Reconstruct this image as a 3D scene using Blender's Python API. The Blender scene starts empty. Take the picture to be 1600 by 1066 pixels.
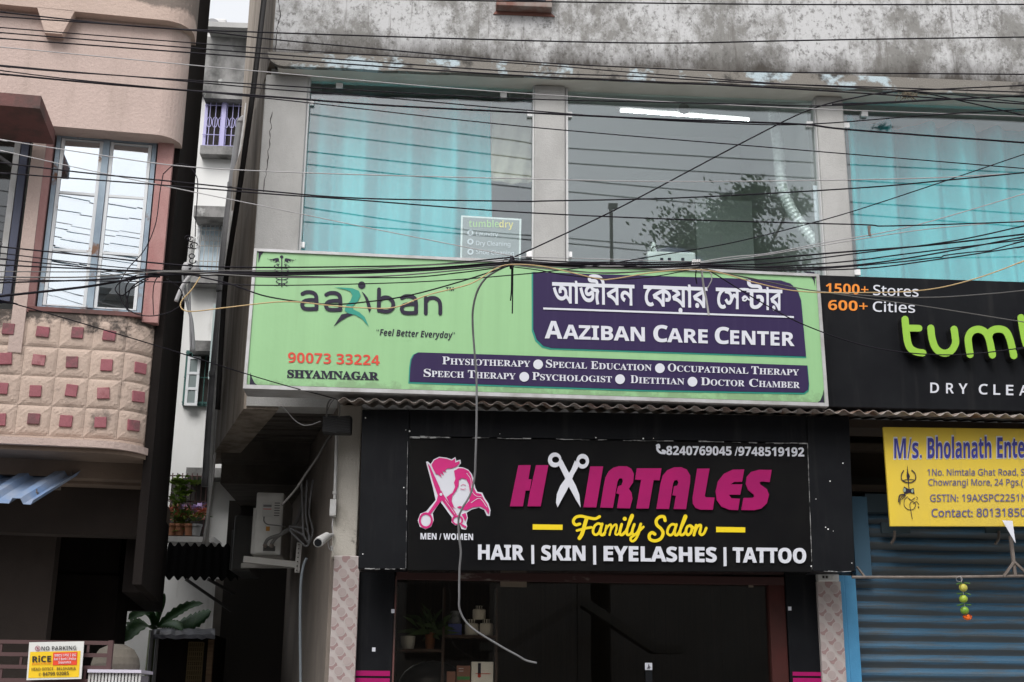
import bpy, bmesh, math, random
from mathutils import Vector, Matrix
from mathutils.geometry import tessellate_polygon, delaunay_2d_cdt
random.seed(7)
S = bpy.context.scene
COL = S.collection
R = math.radians

# ------------------------------------------------------------------ camera
FPX, CX, CY = 2000.0, 800.0, 533.0
PITCH, YAW, ROLL = R(16.2), R(3.6), R(0.55)
CAM = Vector((0.0, -9.5, 1.6))
FW = Vector((math.sin(YAW)*math.cos(PITCH), math.cos(YAW)*math.cos(PITCH), math.sin(PITCH)))
RT0 = Vector((math.cos(YAW), -math.sin(YAW), 0)); UP0 = RT0.cross(FW)
RT = RT0*math.cos(ROLL)+UP0*math.sin(ROLL); UP = UP0*math.cos(ROLL)-RT0*math.sin(ROLL)
cd = bpy.data.cameras.new('camera'); cam = bpy.data.objects.new('camera', cd); COL.objects.link(cam)
cd.sensor_width = 36.0; cd.lens = 45.0; cd.clip_end = 2000; cd.clip_start = .05
cam.matrix_world = Matrix(((RT.x, UP.x, -FW.x, CAM.x), (RT.y, UP.y, -FW.y, CAM.y), (RT.z, UP.z, -FW.z, CAM.z), (0, 0, 0, 1)))
S.camera = cam

# ------------------------------------------------------------------ light
SUN_EL, SUN_AZ = R(50), R(200)      # azimuth clockwise from +Y: the sun is high behind the camera, a little to the left
w = bpy.data.worlds.new("World"); S.world = w; w.use_nodes = True
nt = w.node_tree; bg = nt.nodes['Background']
sky = nt.nodes.new('ShaderNodeTexSky'); sky.sky_type = 'NISHITA'; sky.sun_disc = False
sky.sun_elevation = SUN_EL; sky.sun_rotation = SUN_AZ; sky.dust_density = 6.0; sky.air_density = 1.0; sky.ozone_density = 1.0
hs = nt.nodes.new('ShaderNodeHueSaturation'); hs.inputs['Saturation'].default_value = 0.22
nt.links.new(sky.outputs[0], hs.inputs['Color']); deck = nt.nodes.new('ShaderNodeMix'); deck.data_type = 'RGBA'; deck.inputs[0].default_value = .55      # even cloud deck over the clear sky
deck.inputs[7].default_value = (5.6, 5.7, 5.9, 1)
nt.links.new(hs.outputs[0], deck.inputs[6]); nt.links.new(deck.outputs[2], bg.inputs[0]); bg.inputs[1].default_value = 0.12
sd = bpy.data.lights.new('sun', 'SUN'); sd.energy = 1.1; sd.angle = R(30); sd.color = (1, .98, .95)
so = bpy.data.objects.new('sun', sd); COL.objects.link(so)
sdir = Vector((math.sin(SUN_AZ)*math.cos(SUN_EL), math.cos(SUN_AZ)*math.cos(SUN_EL), math.sin(SUN_EL)))
so.rotation_euler = sdir.to_track_quat('Z', 'Y').to_euler()
so.location = (0, -6, 20)
S.view_settings.view_transform = 'Standard'; S.view_settings.look = 'None'; S.view_settings.gamma = 1
S.view_settings.exposure = 0.88

# ------------------------------------------------------------------ helpers
def ray(px, py): return RT*((px-CX)/FPX) - UP*((py-CY)/FPX) + FW
def W(px, py, Y):
    r = ray(px, py); return CAM + r*((Y-CAM.y)/r.y)
def WPL(px, py, o, n):
    r = ray(px, py); return CAM + r*((o-CAM).dot(n)/r.dot(n))
def lin(px, a, b):      # straight interpolation of y along px between two pixel points
    return a[1]+(b[1]-a[1])*(px-a[0])/(b[0]-a[0])

class MB:
    def __init__(s): s.v = []; s.f = []
    def face(s, pts):
        n = len(s.v); s.v += [Vector(p) for p in pts]; s.f.append(tuple(range(n, n+len(pts)))); return s
    def prism(s, pts, vec):
        n = len(s.v); k = len(pts); vec = Vector(vec)
        s.v += [Vector(p) for p in pts] + [Vector(p)+vec for p in pts]
        s.f.append(tuple(range(n, n+k))); s.f.append(tuple(range(n+2*k-1, n+k-1, -1)))
        for i in range(k):
            j = (i+1) % k; s.f.append((n+i, n+j, n+k+j, n+k+i))
        return s
    def box(s, a, b):
        x0, y0, z0 = [min(a[i], b[i]) for i in range(3)]; x1, y1, z1 = [max(a[i], b[i]) for i in range(3)]
        return s.prism([(x0, y0, z0), (x1, y0, z0), (x1, y0, z1), (x0, y0, z1)], (0, y1-y0, 0))
    def bar(s, a, b, wx, wy=None, up=(0, 0, 1)):
        a, b = Vector(a), Vector(b); d = (b-a).normalized(); wy = wy or wx; up = Vector(up)
        if abs(d.dot(up)) > .97: up = Vector((0, 1, 0))
        x = d.cross(up).normalized(); y = x.cross(d)
        return s.prism([a+x*wx/2*i+y*wy/2*j for i, j in ((-1, -1), (1, -1), (1, 1), (-1, 1))], b-a)
    def tube(s, path, r, n=8):
        path = [Vector(p) for p in path]; rr = r if isinstance(r, (list, tuple)) else [r]*len(path)
        base = len(s.v); x = None
        for i, p in enumerate(path):
            d = (path[min(i+1, len(path)-1)]-path[max(i-1, 0)])
            d = d.normalized() if d.length > 1e-9 else Vector((0, 0, 1))
            if x is None: x = d.orthogonal().normalized()
            else:
                x = x-d*x.dot(d); x = x.normalized() if x.length > 1e-6 else d.orthogonal().normalized()
            y = d.cross(x)
            for k in range(n):
                a = 2*math.pi*k/n; s.v.append(p+(x*math.cos(a)+y*math.sin(a))*rr[i])
        for i in range(len(path)-1):
            for k in range(n):
                q = (k+1) % n; s.f.append((base+i*n+k, base+i*n+q, base+(i+1)*n+q, base+(i+1)*n+k))
        s.f.append(tuple(range(base+n-1, base-1, -1))); e = base+(len(path)-1)*n; s.f.append(tuple(range(e, e+n)))
        return s
    def lathe(s, c, prof, n=20, ax=(0, 0, 1)):
        c = Vector(c); ax = Vector(ax).normalized(); x = ax.orthogonal().normalized(); y = ax.cross(x); b = len(s.v)
        for (r, h) in prof:
            for k in range(n):
                a = 2*math.pi*k/n; s.v.append(c+ax*h+(x*math.cos(a)+y*math.sin(a))*max(r, 1e-4))
        for i in range(len(prof)-1):
            for k in range(n):
                q = (k+1) % n; s.f.append((b+i*n+k, b+i*n+q, b+(i+1)*n+q, b+(i+1)*n+k))
        s.f.append(tuple(range(b+n-1, b-1, -1))); e = b+(len(prof)-1)*n; s.f.append(tuple(range(e, e+n)))
        return s
    def ball(s, c, r, n=12, sq=(1, 1, 1)):
        b = len(s.v); c = Vector(c); m = n//2
        for i in range(m+1):
            t = math.pi*i/m
            for k in range(n):
                a = 2*math.pi*k/n
                s.v.append(c+Vector((math.sin(t)*math.cos(a)*sq[0], math.sin(t)*math.sin(a)*sq[1], math.cos(t)*sq[2]))*max(r, 1e-5))
        for i in range(m):
            for k in range(n):
                q = (k+1) % n; s.f.append((b+i*n+k, b+(i+1)*n+k, b+(i+1)*n+q, b+i*n+q))
        return s
    def grid(s, rows):
        b = len(s.v); n = len(rows[0])
        for r in rows: s.v += [Vector(p) for p in r]
        for i in range(len(rows)-1):
            for k in range(n-1): s.f.append((b+i*n+k, b+i*n+k+1, b+(i+1)*n+k+1, b+(i+1)*n+k))
        return s
    def build(s, name, mat, parent=None, smooth=False, bevel=0, base=None):
        me = bpy.data.meshes.new(name)
        if parent is None:
            if base is None:
                xs = [v.x for v in s.v]; ys = [v.y for v in s.v]; zs = [v.z for v in s.v]
                base = Vector(((min(xs)+max(xs))/2, (min(ys)+max(ys))/2, min(zs)))
            o0 = Vector(base)
        else: o0 = LOC[parent.name]
        me.from_pydata([v-o0 for v in s.v], [], s.f)
        bm = bmesh.new(); bm.from_mesh(me); bmesh.ops.remove_doubles(bm, verts=bm.verts, dist=1e-6)
        bmesh.ops.recalc_face_normals(bm, faces=bm.faces); bm.to_mesh(me); bm.free()
        if smooth: me.polygons.foreach_set('use_smooth', [True]*len(me.polygons))
        me.materials.append(mat)
        o = bpy.data.objects.new(name, me); COL.objects.link(o)
        if parent is None: o.location = o0
        else: o.parent = parent
        LOC[o.name] = o0
        if bevel:
            m = o.modifiers.new('bevel', 'BEVEL'); m.width = bevel; m.segments = 2; m.limit_method = 'ANGLE'; m.angle_limit = R(40)
        return o
LOC = {}
def tag(o, label=None, cat=None, group=None, kind=None):
    if label: o['label'] = label
    if cat: o['category'] = cat
    if group: o['group'] = group
    if kind: o['kind'] = kind
    return o
def thing(name, label, cat, loc, group=None):
    o = bpy.data.objects.new(name, None); COL.objects.link(o); o.location = loc; o.empty_display_size = .1
    LOC[o.name] = Vector(loc); return tag(o, label, cat, group)
def copy_tree(o, off, parent=None):
    c = o.copy(); COL.objects.link(c)
    if parent is None: c.location = o.location+Vector(off); LOC[c.name] = LOC[o.name]+Vector(off)
    else: c.parent = parent
    for ch in list(o.children): copy_tree(ch, off, c)
    return c
def spline(pts, n=8):
    pts = [Vector(p) for p in pts]
    if len(pts) < 3:
        return [pts[0].lerp(pts[-1], i/n) for i in range(n+1)]
    out = []; P = [pts[0]*2-pts[1]]+pts+[pts[-1]*2-pts[-2]]
    for i in range(1, len(P)-2):
        a, b, c, d = P[i-1:i+3]
        for k in range(n):
            t = k/n
            out.append(.5*((2*b)+(c-a)*t+(2*a-5*b+4*c-d)*t*t+(3*b-a-3*c+d)*t**3))
    out.append(pts[-1]); return out

# ------------------------------------------------------------------ materials
def mat(name, col, rough=.8, col2=None, scale=5, stretch=(1, 1, 1), lo=.4, hi=.65, bump=0, bscale=80, metal=0, spec=.5,
        col3=None, scale3=2.5, lo3=.55, hi3=.7, stretch3=(1, 1, 1), grain=0.0, emit=0):
    m = bpy.data.materials.new(name); m.use_nodes = True; n = m.node_tree; b = n.nodes['Principled BSDF']; L = n.links.new
    b.inputs['Roughness'].default_value = rough; b.inputs['Metallic'].default_value = metal
    b.inputs['Specular IOR Level'].default_value = spec
    c4 = lambda c: (c[0], c[1], c[2], 1)
    b.inputs['Base Color'].default_value = c4(col)
    tc = n.nodes.new('ShaderNodeTexCoord')
    def noise(sc, st, detail=8, rg=.62):
        mp = n.nodes.new('ShaderNodeMapping'); mp.inputs['Scale'].default_value = st; L(tc.outputs['Object'], mp.inputs[0])
        nz = n.nodes.new('ShaderNodeTexNoise'); nz.inputs['Scale'].default_value = sc; nz.inputs['Detail'].default_value = detail
        nz.inputs['Roughness'].default_value = rg; L(mp.outputs[0], nz.inputs['Vector']); return nz
    cur = None
    def layer(prev, c, sc, st, l, h):
        nz = noise(sc, st); mr = n.nodes.new('ShaderNodeMapRange'); mr.inputs[1].default_value = l; mr.inputs[2].default_value = h
        L(nz.outputs[0], mr.inputs[0]); mx = n.nodes.new('ShaderNodeMix'); mx.data_type = 'RGBA'
        L(mr.outputs[0], mx.inputs[0])
        if prev is None: mx.inputs[6].default_value = c4(col)
        else: L(prev, mx.inputs[6])
        mx.inputs[7].default_value = c4(c); return mx.outputs[2]
    if col2: cur = layer(cur, col2, scale, stretch, lo, hi)
    if col3: cur = layer(cur, col3, scale3, stretch3, lo3, hi3)
    if grain:
        nz = noise(140, (1, 1, 1), 3); mr = n.nodes.new('ShaderNodeMapRange'); mr.inputs[1].default_value = .25; mr.inputs[2].default_value = .75
        mr.inputs[3].default_value = 1-grain; mr.inputs[4].default_value = 1+grain; L(nz.outputs[0], mr.inputs[0])
        mx = n.nodes.new('ShaderNodeMix'); mx.data_type = 'RGBA'; mx.blend_type = 'MULTIPLY'; mx.inputs[0].default_value = 1
        if cur is None: mx.inputs[6].default_value = c4(col)
        else: L(cur, mx.inputs[6])
        L(mr.outputs[0], mx.inputs[7]); cur = mx.outputs[2]
    if cur is not None: L(cur, b.inputs['Base Color'])
    if bump:
        nz = noise(bscale, (1, 1, 1), 5); bp = n.nodes.new('ShaderNodeBump'); bp.inputs['Strength'].default_value = bump
        bp.inputs['Distance'].default_value = .01; L(nz.outputs[0], bp.inputs['Height']); L(bp.outputs[0], b.inputs['Normal'])
    if emit:
        b.inputs['Emission Color'].default_value = c4(col); b.inputs['Emission Strength'].default_value = emit
    return m
def glass(name, tint=(.9, .95, .95), base=.1, k=.8, rough=0.0):
    m = bpy.data.materials.new(name); m.use_nodes = True; n = m.node_tree; L = n.links.new
    n.nodes.remove(n.nodes['Principled BSDF']); out = n.nodes['Material Output']
    tr = n.nodes.new('ShaderNodeBsdfTransparent'); tr.inputs[0].default_value = (*tint, 1)
    gl = n.nodes.new('ShaderNodeBsdfGlossy'); gl.inputs['Roughness'].default_value = rough; gl.inputs[0].default_value = (.92, .96, 1, 1)
    lw = n.nodes.new('ShaderNodeLayerWeight'); lw.inputs[0].default_value = .5
    p = n.nodes.new('ShaderNodeMath'); p.operation = 'POWER'; p.inputs[1].default_value = 4; L(lw.outputs['Facing'], p.inputs[0])
    a = n.nodes.new('ShaderNodeMath'); a.operation = 'MULTIPLY_ADD'; a.inputs[1].default_value = k; a.inputs[2].default_value = base; L(p.outputs[0], a.inputs[0])
    mx = n.nodes.new('ShaderNodeMixShader'); L(a.outputs[0], mx.inputs[0]); L(tr.outputs[0], mx.inputs[1]); L(gl.outputs[0], mx.inputs[2])
    L(mx.outputs[0], out.inputs[0]); return m

# ------------------------------------------------------------------ lettering
def _mp(t, up, lo, dg=None):
    o = ''
    for ch in t:
        if 'A' <= ch <= 'Z': o += chr(up+ord(ch)-65)
        elif 'a' <= ch <= 'z': o += chr(lo+ord(ch)-97)
        elif dg and ch.isdigit(): o += chr(dg+ord(ch)-48)
        else: o += ch
    return o
serif = lambda t: _mp(t, 0x1D400, 0x1D41A, 0x1D7CE)
bold = lambda t: _mp(t, 0x1D5D4, 0x1D5EE, 0x1D7EC)
sans = lambda t: _mp(t, 0x1D5A0, 0x1D5BA, 0x1D7E2)
ital = lambda t: _mp(t, 0x1D63C, 0x1D656, 0x1D7EC)
_cache = {}
def glyphs(text, fat=0.0):
    key = (text, fat)
    if key in _cache: return _cache[key]
    c = bpy.data.curves.new('t', 'FONT'); c.body = text; c.size = 1; c.resolution_u = 4
    o = bpy.data.objects.new('t', c); COL.objects.link(o)
    dg = bpy.context.evaluated_depsgraph_get(); cv = o.evaluated_get(dg).to_curve(dg)
    polys = []
    for sp in cv.splines:
        pts = []
        if sp.type == 'BEZIER':
            bp = sp.bezier_points; k = len(bp)
            for i in range(k):
                a, b = bp[i], bp[(i+1) % k]
                straight = (a.handle_right-a.co).cross(b.co-a.co).length < 1e-6 and (b.handle_left-b.co).cross(b.co-a.co).length < 1e-6
                st = 1 if straight else 5
                for q in range(st):
                    t = q/st; u = 1-t
                    p = a.co*u**3+a.handle_right*3*u*u*t+b.handle_left*3*u*t*t+b.co*t**3; pts.append(Vector((p.x, p.y)))
        else:
            pts = [Vector((p.co.x, p.co.y)) for p in sp.points]
        q = []
        for p in pts:
            if not q or (p-q[-1]).length > 1e-4: q.append(p)
        if len(q) > 2 and (q[0]-q[-1]).length < 1e-4: q.pop()
        if len(q) > 2: polys.append(q)
    o.evaluated_get(dg).to_curve_clear(); bpy.data.objects.remove(o); bpy.data.curves.remove(c)
    if not polys: return None
    area = lambda p: sum(p[i].x*p[(i+1) % len(p)].y-p[(i+1) % len(p)].x*p[i].y for i in range(len(p)))/2
    def inside(pt, p):
        r = False
        for i in range(len(p)):
            a, b = p[i], p[i-1]
            if (a.y > pt.y) != (b.y > pt.y) and pt.x < (b.x-a.x)*(pt.y-a.y)/(b.y-a.y)+a.x: r = not r
        return r
    if fat:
        np_ = []
        for p in polys:
            hole = any(o_ is not p and area(o_)*area(p) < 0 and abs(area(o_)) > abs(area(p)) and inside(p[0], o_) for o_ in polys)
            sg = (1 if area(p) > 0 else -1)*(-1 if hole else 1); k = len(p); q = []
            for i in range(k):
                d1 = (p[i]-p[i-1]).normalized(); d2 = (p[(i+1) % k]-p[i]).normalized()
                n1 = Vector((d1.y, -d1.x)); n2 = Vector((d2.y, -d2.x)); nn = n1+n2
                nn = n1 if nn.length < .2 else nn/max(nn.length_squared/2, .5)
                q.append(p[i]+nn*fat*sg)
            np_.append(q)
        polys = np_
    # constrained triangulation of all outlines, kept where the winding number is not zero
    V_, E_ = [], []
    for p in polys:
        b0 = len(V_); V_ += p; E_ += [(b0+i, b0+(i+1) % len(p)) for i in range(len(p))]
    if not V_: return None
    rv, re_, rf, *_ = delaunay_2d_cdt(V_, E_, [], 0, 1e-6)
    boxes = [(min(q.x for q in p), max(q.x for q in p), min(q.y for q in p), max(q.y for q in p), p) for p in polys]
    def wind(c):
        w_ = 0
        for x0, x1, y0, y1, p in boxes:
            if c.x < x0 or c.x > x1 or c.y < y0 or c.y > y1: continue
            for i in range(len(p)):
                a, b = p[i-1], p[i]
                if a.y <= c.y < b.y and (b.x-a.x)*(c.y-a.y)-(c.x-a.x)*(b.y-a.y) > 0: w_ += 1
                elif b.y <= c.y < a.y and (b.x-a.x)*(c.y-a.y)-(c.x-a.x)*(b.y-a.y) < 0: w_ -= 1
        return w_
    tris = [tuple(f) for f in rf if wind((rv[f[0]]+rv[f[1]]+rv[f[2]])/3)]
    used = sorted({i for t in tris for i in t}); ix = {v: k for k, v in enumerate(used)}
    res = ([Vector((rv[i].x, rv[i].y)) for i in used], [tuple(ix[i] for i in t) for t in tris])
    _cache[key] = res; return res
def refh(ch):
    return max(p.y for p in glyphs(ch)[0])
class Sheet:
    """lettering and shapes laid on a sign's plane; every point comes from the plane o,n and is lifted by a few mm"""
    def __init__(s, o, n, lift=.003, depth=0.0):
        s.o, s.n, s.lift, s.depth, s.mb, s.k = Vector(o), Vector(n).normalized(), lift, depth, MB(), 0; s.cuts = []
    def at(s, px, py): return WPL(px, py, s.o, s.n)
    def _emit(s, loops):
        # loops: list of lists of 3d points on the plane (outer, holes)
        s.k += 1; lf = s.n*(s.lift+.00025*(s.k % 9)); flat = [p for l in loops for p in l]
        tris = tessellate_polygon(loops); b = len(s.mb.v); N = len(flat)
        s.mb.v += [p+lf+s.n*s.depth for p in flat]; s.mb.f += [tuple(b+i for i in t) for t in tris]
        if s.depth:
            s.mb.v += [p+lf for p in flat]; i0 = 0
            for l in loops:
                for i in range(len(l)):
                    j = (i+1) % len(l); s.mb.f.append((b+i0+i, b+i0+j, b+N+i0+j, b+N+i0+i))
                i0 += len(l)
    def poly(s, pts, holes=()):
        s._emit([[s.at(*p) for p in pts]]+[[s.at(*p) for p in h] for h in holes]); return s
    def disc(s, x, y, r, ry=None, inner=0, n=24):
        ry = ry or r; c = lambda q: [(x+q*r*math.cos(2*math.pi*i/n), y+q*ry*math.sin(2*math.pi*i/n)) for i in range(n)]
        return s.poly(c(1), [c(inner)] if inner else [])
    def stroke(s, pts, wd, n=6, closed=False, taper=None):
        P = spline([Vector((x, y, 0)) for x, y in pts], n) if n else [Vector((x, y, 0)) for x, y in pts]
        L, Rr = [], []
        for i, p in enumerate(P):
            d = P[min(i+1, len(P)-1)]-P[max(i-1, 0)]; d = d.normalized() if d.length > 1e-6 else Vector((1, 0, 0)); q = Vector((-d.y, d.x, 0))
            t = i/max(len(P)-1, 1); ww = wd/2
            if taper: ww = wd/2*(taper[0]+(taper[1]-taper[0])*t if len(taper) == 2 else (taper[0]*(1-t)**2+2*taper[1]*t*(1-t)+taper[2]*t*t))
            L.append((p+q*ww, d, ww)); Rr.append((p-q*ww, d, ww))
        def cap(p, d, ww, sgn):
            a0 = math.atan2(d.y, d.x); return [(p.x+ww*math.cos(a0+sgn*math.pi/2-math.pi*k/5*sgn), p.y+ww*math.sin(a0+sgn*math.pi/2-math.pi*k/5*sgn)) for k in range(1, 5)]
        pts2 = [(a.x, a.y) for a, _, _ in L]+cap(P[-1], L[-1][1], L[-1][2], 1)+[(a.x, a.y) for a, _, _ in reversed(Rr)]+cap(P[0], -L[0][1], L[0][2], 1)
        # emit as quad strip so that bent strokes never fold
        s.k += 1; lf = s.n*(s.lift+.00025*(s.k % 9))
        rise = lambda i: s.n*(.0016*i/max(len(L)-1, 1))      # a stroke climbs a little along its length so that its loops never share a plane
        A = [s.at(a.x, a.y)+lf+s.n*s.depth+rise(i) for i, (a, _, _) in enumerate(L)]; B = [s.at(a.x, a.y)+lf+s.n*s.depth+rise(i) for i, (a, _, _) in enumerate(Rr)]
        b = len(s.mb.v); m = len(A); s.mb.v += A+B
        for i in range(m-1): s.mb.f.append((b+i, b+i+1, b+m+i+1, b+m+i))
        c1 = [s.at(*q)+lf+s.n*s.depth+rise(len(L)-1) for q in cap(P[-1], L[-1][1], L[-1][2], 1)]; c0 = [s.at(*q)+lf+s.n*s.depth for q in cap(P[0], -L[0][1], L[0][2], 1)]
        s.mb.face([A[-1]]+c1+[B[-1]]); s.mb.face([B[0]]+c0+[A[0]])
        if s.depth:
            ring = A+c1+B[::-1]+c0; dn = -s.n*s.depth
            for i in range(len(ring)):
                j = (i+1) % len(ring); s.mb.face([ring[i], ring[j], ring[j]+dn, ring[i]+dn])
        return s
    def text(s, t, a, b, h, ref='H', fat=0.0, shear=0.0, box=False):
        """a, b: pixel of the left and right end of the base line; h: height of the reference letter in pixels"""
        g = glyphs(t, fat)
        if not g: return s
        V2, tris = g; xs = [p.x for p in V2]; x0, x1 = min(xs), max(xs)
        y0 = 0.0; H = refh(bold(ref) if ref in 'H' else ref)
        if box: ys = [p.y for p in V2]; y0 = min(ys); H = max(ys)-y0
        A = s.at(*a); Bv = s.at(*b)-A; Hv = s.at(a[0], a[1]-h)-A; s.k += 1; lf = s.n*(s.lift+.00025*(s.k % 9))
        P3 = [A+Bv*((p.x-x0)/(x1-x0)+shear*(p.y-y0))+Hv*((p.y-y0)/H)+lf for p in V2]; b_ = len(s.mb.v); N = len(P3)
        s.mb.v += [p+s.n*s.depth for p in P3]; s.mb.f += [tuple(b_+i for i in t_) for t_ in tris]
        if s.depth:
            s.mb.v += P3; ed = {}
            for t_ in tris:
                for i in range(3): e = (t_[i], t_[(i+1) % 3]); ed[e] = 1
            for (i, j) in ed:
                if (j, i) not in ed: s.mb.f.append((b_+i, b_+j, b_+N+j, b_+N+i))
        return s
    def cut(s): s.cuts.append((len(s.mb.v), len(s.mb.f))); return s
    def build(s, name, m, parent):
        # one object for each run of lettering between cuts
        ends = s.cuts+[(len(s.mb.v), len(s.mb.f))]; v0 = f0 = 0; o = None
        for v1, f1 in ends:
            if v1 > v0:
                p = MB(); p.v = s.mb.v[v0:v1]; p.f = [tuple(i-v0 for i in f) for f in s.mb.f[f0:f1]]; o = p.build(name, m, parent)
            v0, f0 = v1, f1
        return o
def crop(ox, oy, sc): return lambda x, y: (ox+x/sc, oy+y/sc)
def cp(f, pts): return [f(*p) for p in pts]
# ------------------------------------------------------------------ palette
def parapet_material():
    # whitewash over grey cement: worn patches, run marks, mould speckle and a damp dark foot where rain stands on the slab
    m = bpy.data.materials.new('weathered_whitewash'); m.use_nodes = True; n = m.node_tree; b = n.nodes['Principled BSDF']; L = n.links.new
    b.inputs['Roughness'].default_value = .92; b.inputs['Specular IOR Level'].default_value = .2
    tc = n.nodes.new('ShaderNodeTexCoord')
    def nz(sc, st=(1, 1, 1), det=8, rg=.65, dist=0):
        mp = n.nodes.new('ShaderNodeMapping'); mp.inputs['Scale'].default_value = st; L(tc.outputs['Object'], mp.inputs[0])
        t = n.nodes.new('ShaderNodeTexNoise'); t.inputs['Scale'].default_value = sc; t.inputs['Detail'].default_value = det; t.inputs['Roughness'].default_value = rg; t.inputs['Distortion'].default_value = dist
        L(mp.outputs[0], t.inputs['Vector']); return t.outputs[0]
    def mr(v, a, b_, c=0, d=1):
        t = n.nodes.new('ShaderNodeMapRange'); t.inputs[1].default_value = a; t.inputs[2].default_value = b_; t.inputs[3].default_value = c; t.inputs[4].default_value = d; L(v, t.inputs[0]); return t.outputs[0]
    def op(k, a, b_):
        t = n.nodes.new('ShaderNodeMath'); t.operation = k; L(a, t.inputs[0])
        if isinstance(b_, (int, float)): t.inputs[1].default_value = b_
        else: L(b_, t.inputs[1])
        return t.outputs[0]
    def mix(f, a, c):
        t = n.nodes.new('ShaderNodeMix'); t.data_type = 'RGBA'; L(f, t.inputs[0])
        if isinstance(a, tuple): t.inputs[6].default_value = (*a, 1)
        else: L(a, t.inputs[6])
        t.inputs[7].default_value = (*c, 1); return t.outputs[2]
    cov = op('ADD', op('MULTIPLY', nz(1.3, (1.1, 1, 1), 7, .6), .6), op('MULTIPLY', nz(9, (1.2, 1, .75), 12, .8), .4))
    c = mix(mr(cov, .475, .56), (.52, .52, .525), (.235, .23, .22))
    c = mix(mr(nz(24, (1, 1, .8), 8, .75), .52, .62, 0, .8), c, (.15, .146, .14))
    c = mix(mr(nz(3.2, (5, 1, .35), 8, .7), .57, .70, 0, .8), c, (.14, .13, .12))
    c = mix(mr(nz(60, (1, 1, .5), 4, .8), .62, .72, 0, .8), c, (.07, .065, .06))
    sx = n.nodes.new('ShaderNodeSeparateXYZ'); L(tc.outputs['Object'], sx.inputs[0])
    foot = mr(op('ADD', sx.outputs[2], op('MULTIPLY', nz(5, (1, 1, .4), 8, .75), -.60)), -.36+LIPT, .0+LIPT, 1, 0)
    c = mix(mr(foot, .15, .85, 0, .95), c, (.055, .048, .042))
    L(c, b.inputs['Base Color'])
    bp = n.nodes.new('ShaderNodeBump'); bp.inputs['Strength'].default_value = .5; bp.inputs['Distance'].default_value = .012; L(nz(30, (1, 1, .7), 8, .75), bp.inputs['Height']); L(bp.outputs[0], b.inputs['Normal'])
    return m
LIPT = W(840, 98, -.20).z
m_para = parapet_material()
m_lip = mat('stained_slab_edge', (.20, .185, .165), .9, (.42, .50, .54), 3.2, (.8, 1, 1), .56, .61, .5, 60, col3=(.06, .055, .05), scale3=7, lo3=.54, hi3=.66, grain=.25)
m_soff = mat('soffit_paint', (.74, .72, .66), .9, (.64, .62, .56), 2, bump=.1)
m_conc = mat('grey_plaster', (.42, .415, .405), .92, (.33, .325, .315), 3, (1, 1, .6), .4, .7, .35, 90, col3=(.52, .51, .50), scale3=5, lo3=.66, hi3=.72, grain=.12)
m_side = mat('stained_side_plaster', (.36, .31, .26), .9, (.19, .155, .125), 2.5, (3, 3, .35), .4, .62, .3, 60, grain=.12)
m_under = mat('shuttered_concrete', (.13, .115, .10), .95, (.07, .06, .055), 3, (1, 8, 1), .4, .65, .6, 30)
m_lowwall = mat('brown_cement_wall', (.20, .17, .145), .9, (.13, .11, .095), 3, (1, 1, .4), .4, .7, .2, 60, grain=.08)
m_white = mat('lime_plaster', (.50, .47, .42), .9, (.30, .27, .23), 3, (1, 1, .7), .5, .7, .3, 70, col3=(.10, .09, .08), scale3=5, lo3=.66, hi3=.74, grain=.12)
m_room = mat('room_wall', (.66, .69, .68), .8)
m_roomd = mat('room_floor', (.22, .22, .21), .7)
m_ceil = mat('ceiling_paint', (.58, .64, .61), .8)
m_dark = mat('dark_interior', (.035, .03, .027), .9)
m_glass = glass('window_glass', (.94, .98, .97), .095, .75)
m_shopglass = glass('shop_glass', (.85, .83, .79), .035, .6)
m_mirror = glass('mirrored_glass', (.6, .7, .75), .50, .3)
m_curt = mat('turquoise_curtain', (.065, .51, .57), .95, (.045, .40, .46), 1.2, (2, 1, .4), .4, .7, .15, 200)
m_cloth = mat('beige_cloth', (.50, .46, .38), .95, (.42, .38, .31), 4)
m_clampm = mat('steel_clamp', (.85, .85, .85), .35, spec=.6)
m_black = mat('black_board', (.0075, .008, .010), .5, (.011, .012, .014), 3, (1, 1, 1), .4, .7, .05, 20, spec=.10, col3=(.020, .020, .021), scale3=2.2, lo3=.55, hi3=.78, stretch3=(4, 1, .4))
m_vinyl = mat('black_vinyl', (.007, .007, .008), .14, (.010, .010, .010), 2, bump=.14, bscale=4, spec=.22)
m_scuff = mat('scuffed_edge', (.30, .30, .30), .6, (.06, .06, .06), 18, (1, 1, 1), .45, .55)
m_txt = mat('white_lettering', (.62, .63, .69), .5, spec=.2)
m_mag = mat('magenta_lettering', (.34, .006, .11), .5, (.29, .006, .10), 3, spec=.2)
m_pink = mat('pink_print', (.55, .012, .17), .4)
m_yel = mat('yellow_lettering', (.80, .60, .01), .4)
m_green = mat('green_banner', (.285, .52, .255), .42, (.255, .47, .23), 1.3, (6, 1, .25), .35, .7, .25, 5, col3=(.23, .40, .20), scale3=1.1, lo3=.58, hi3=.82, stretch3=(5, 1, .3))
m_purple = mat('purple_print', (.033, .021, .072), .5, (.042, .029, .082), 2, (8, 1, .2), .5, .75, spec=.15)
m_teal = mat('teal_print', (.01, .26, .19), .45)
m_ink = mat('dark_ink', (.025, .020, .040), .5, spec=.2)
m_red = mat('red_print', (.62, .045, .022), .5)
m_alu = mat('aluminium_frame', (.50, .50, .51), .45, (.34, .33, .32), 4, metal=.2)
m_tin = mat('corrugated_tin', (.42, .38, .35), .55, (.20, .12, .085), 5, (1, 1, 1), .45, .65, .2, 40, metal=.3)
m_cable = mat('black_cable', (.012, .010, .015), .6, spec=.15)
m_cablew = mat('pale_cable', (.40, .39, .40), .5)
m_cabley = mat('tan_cable', (.52, .36, .17), .5)
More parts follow.
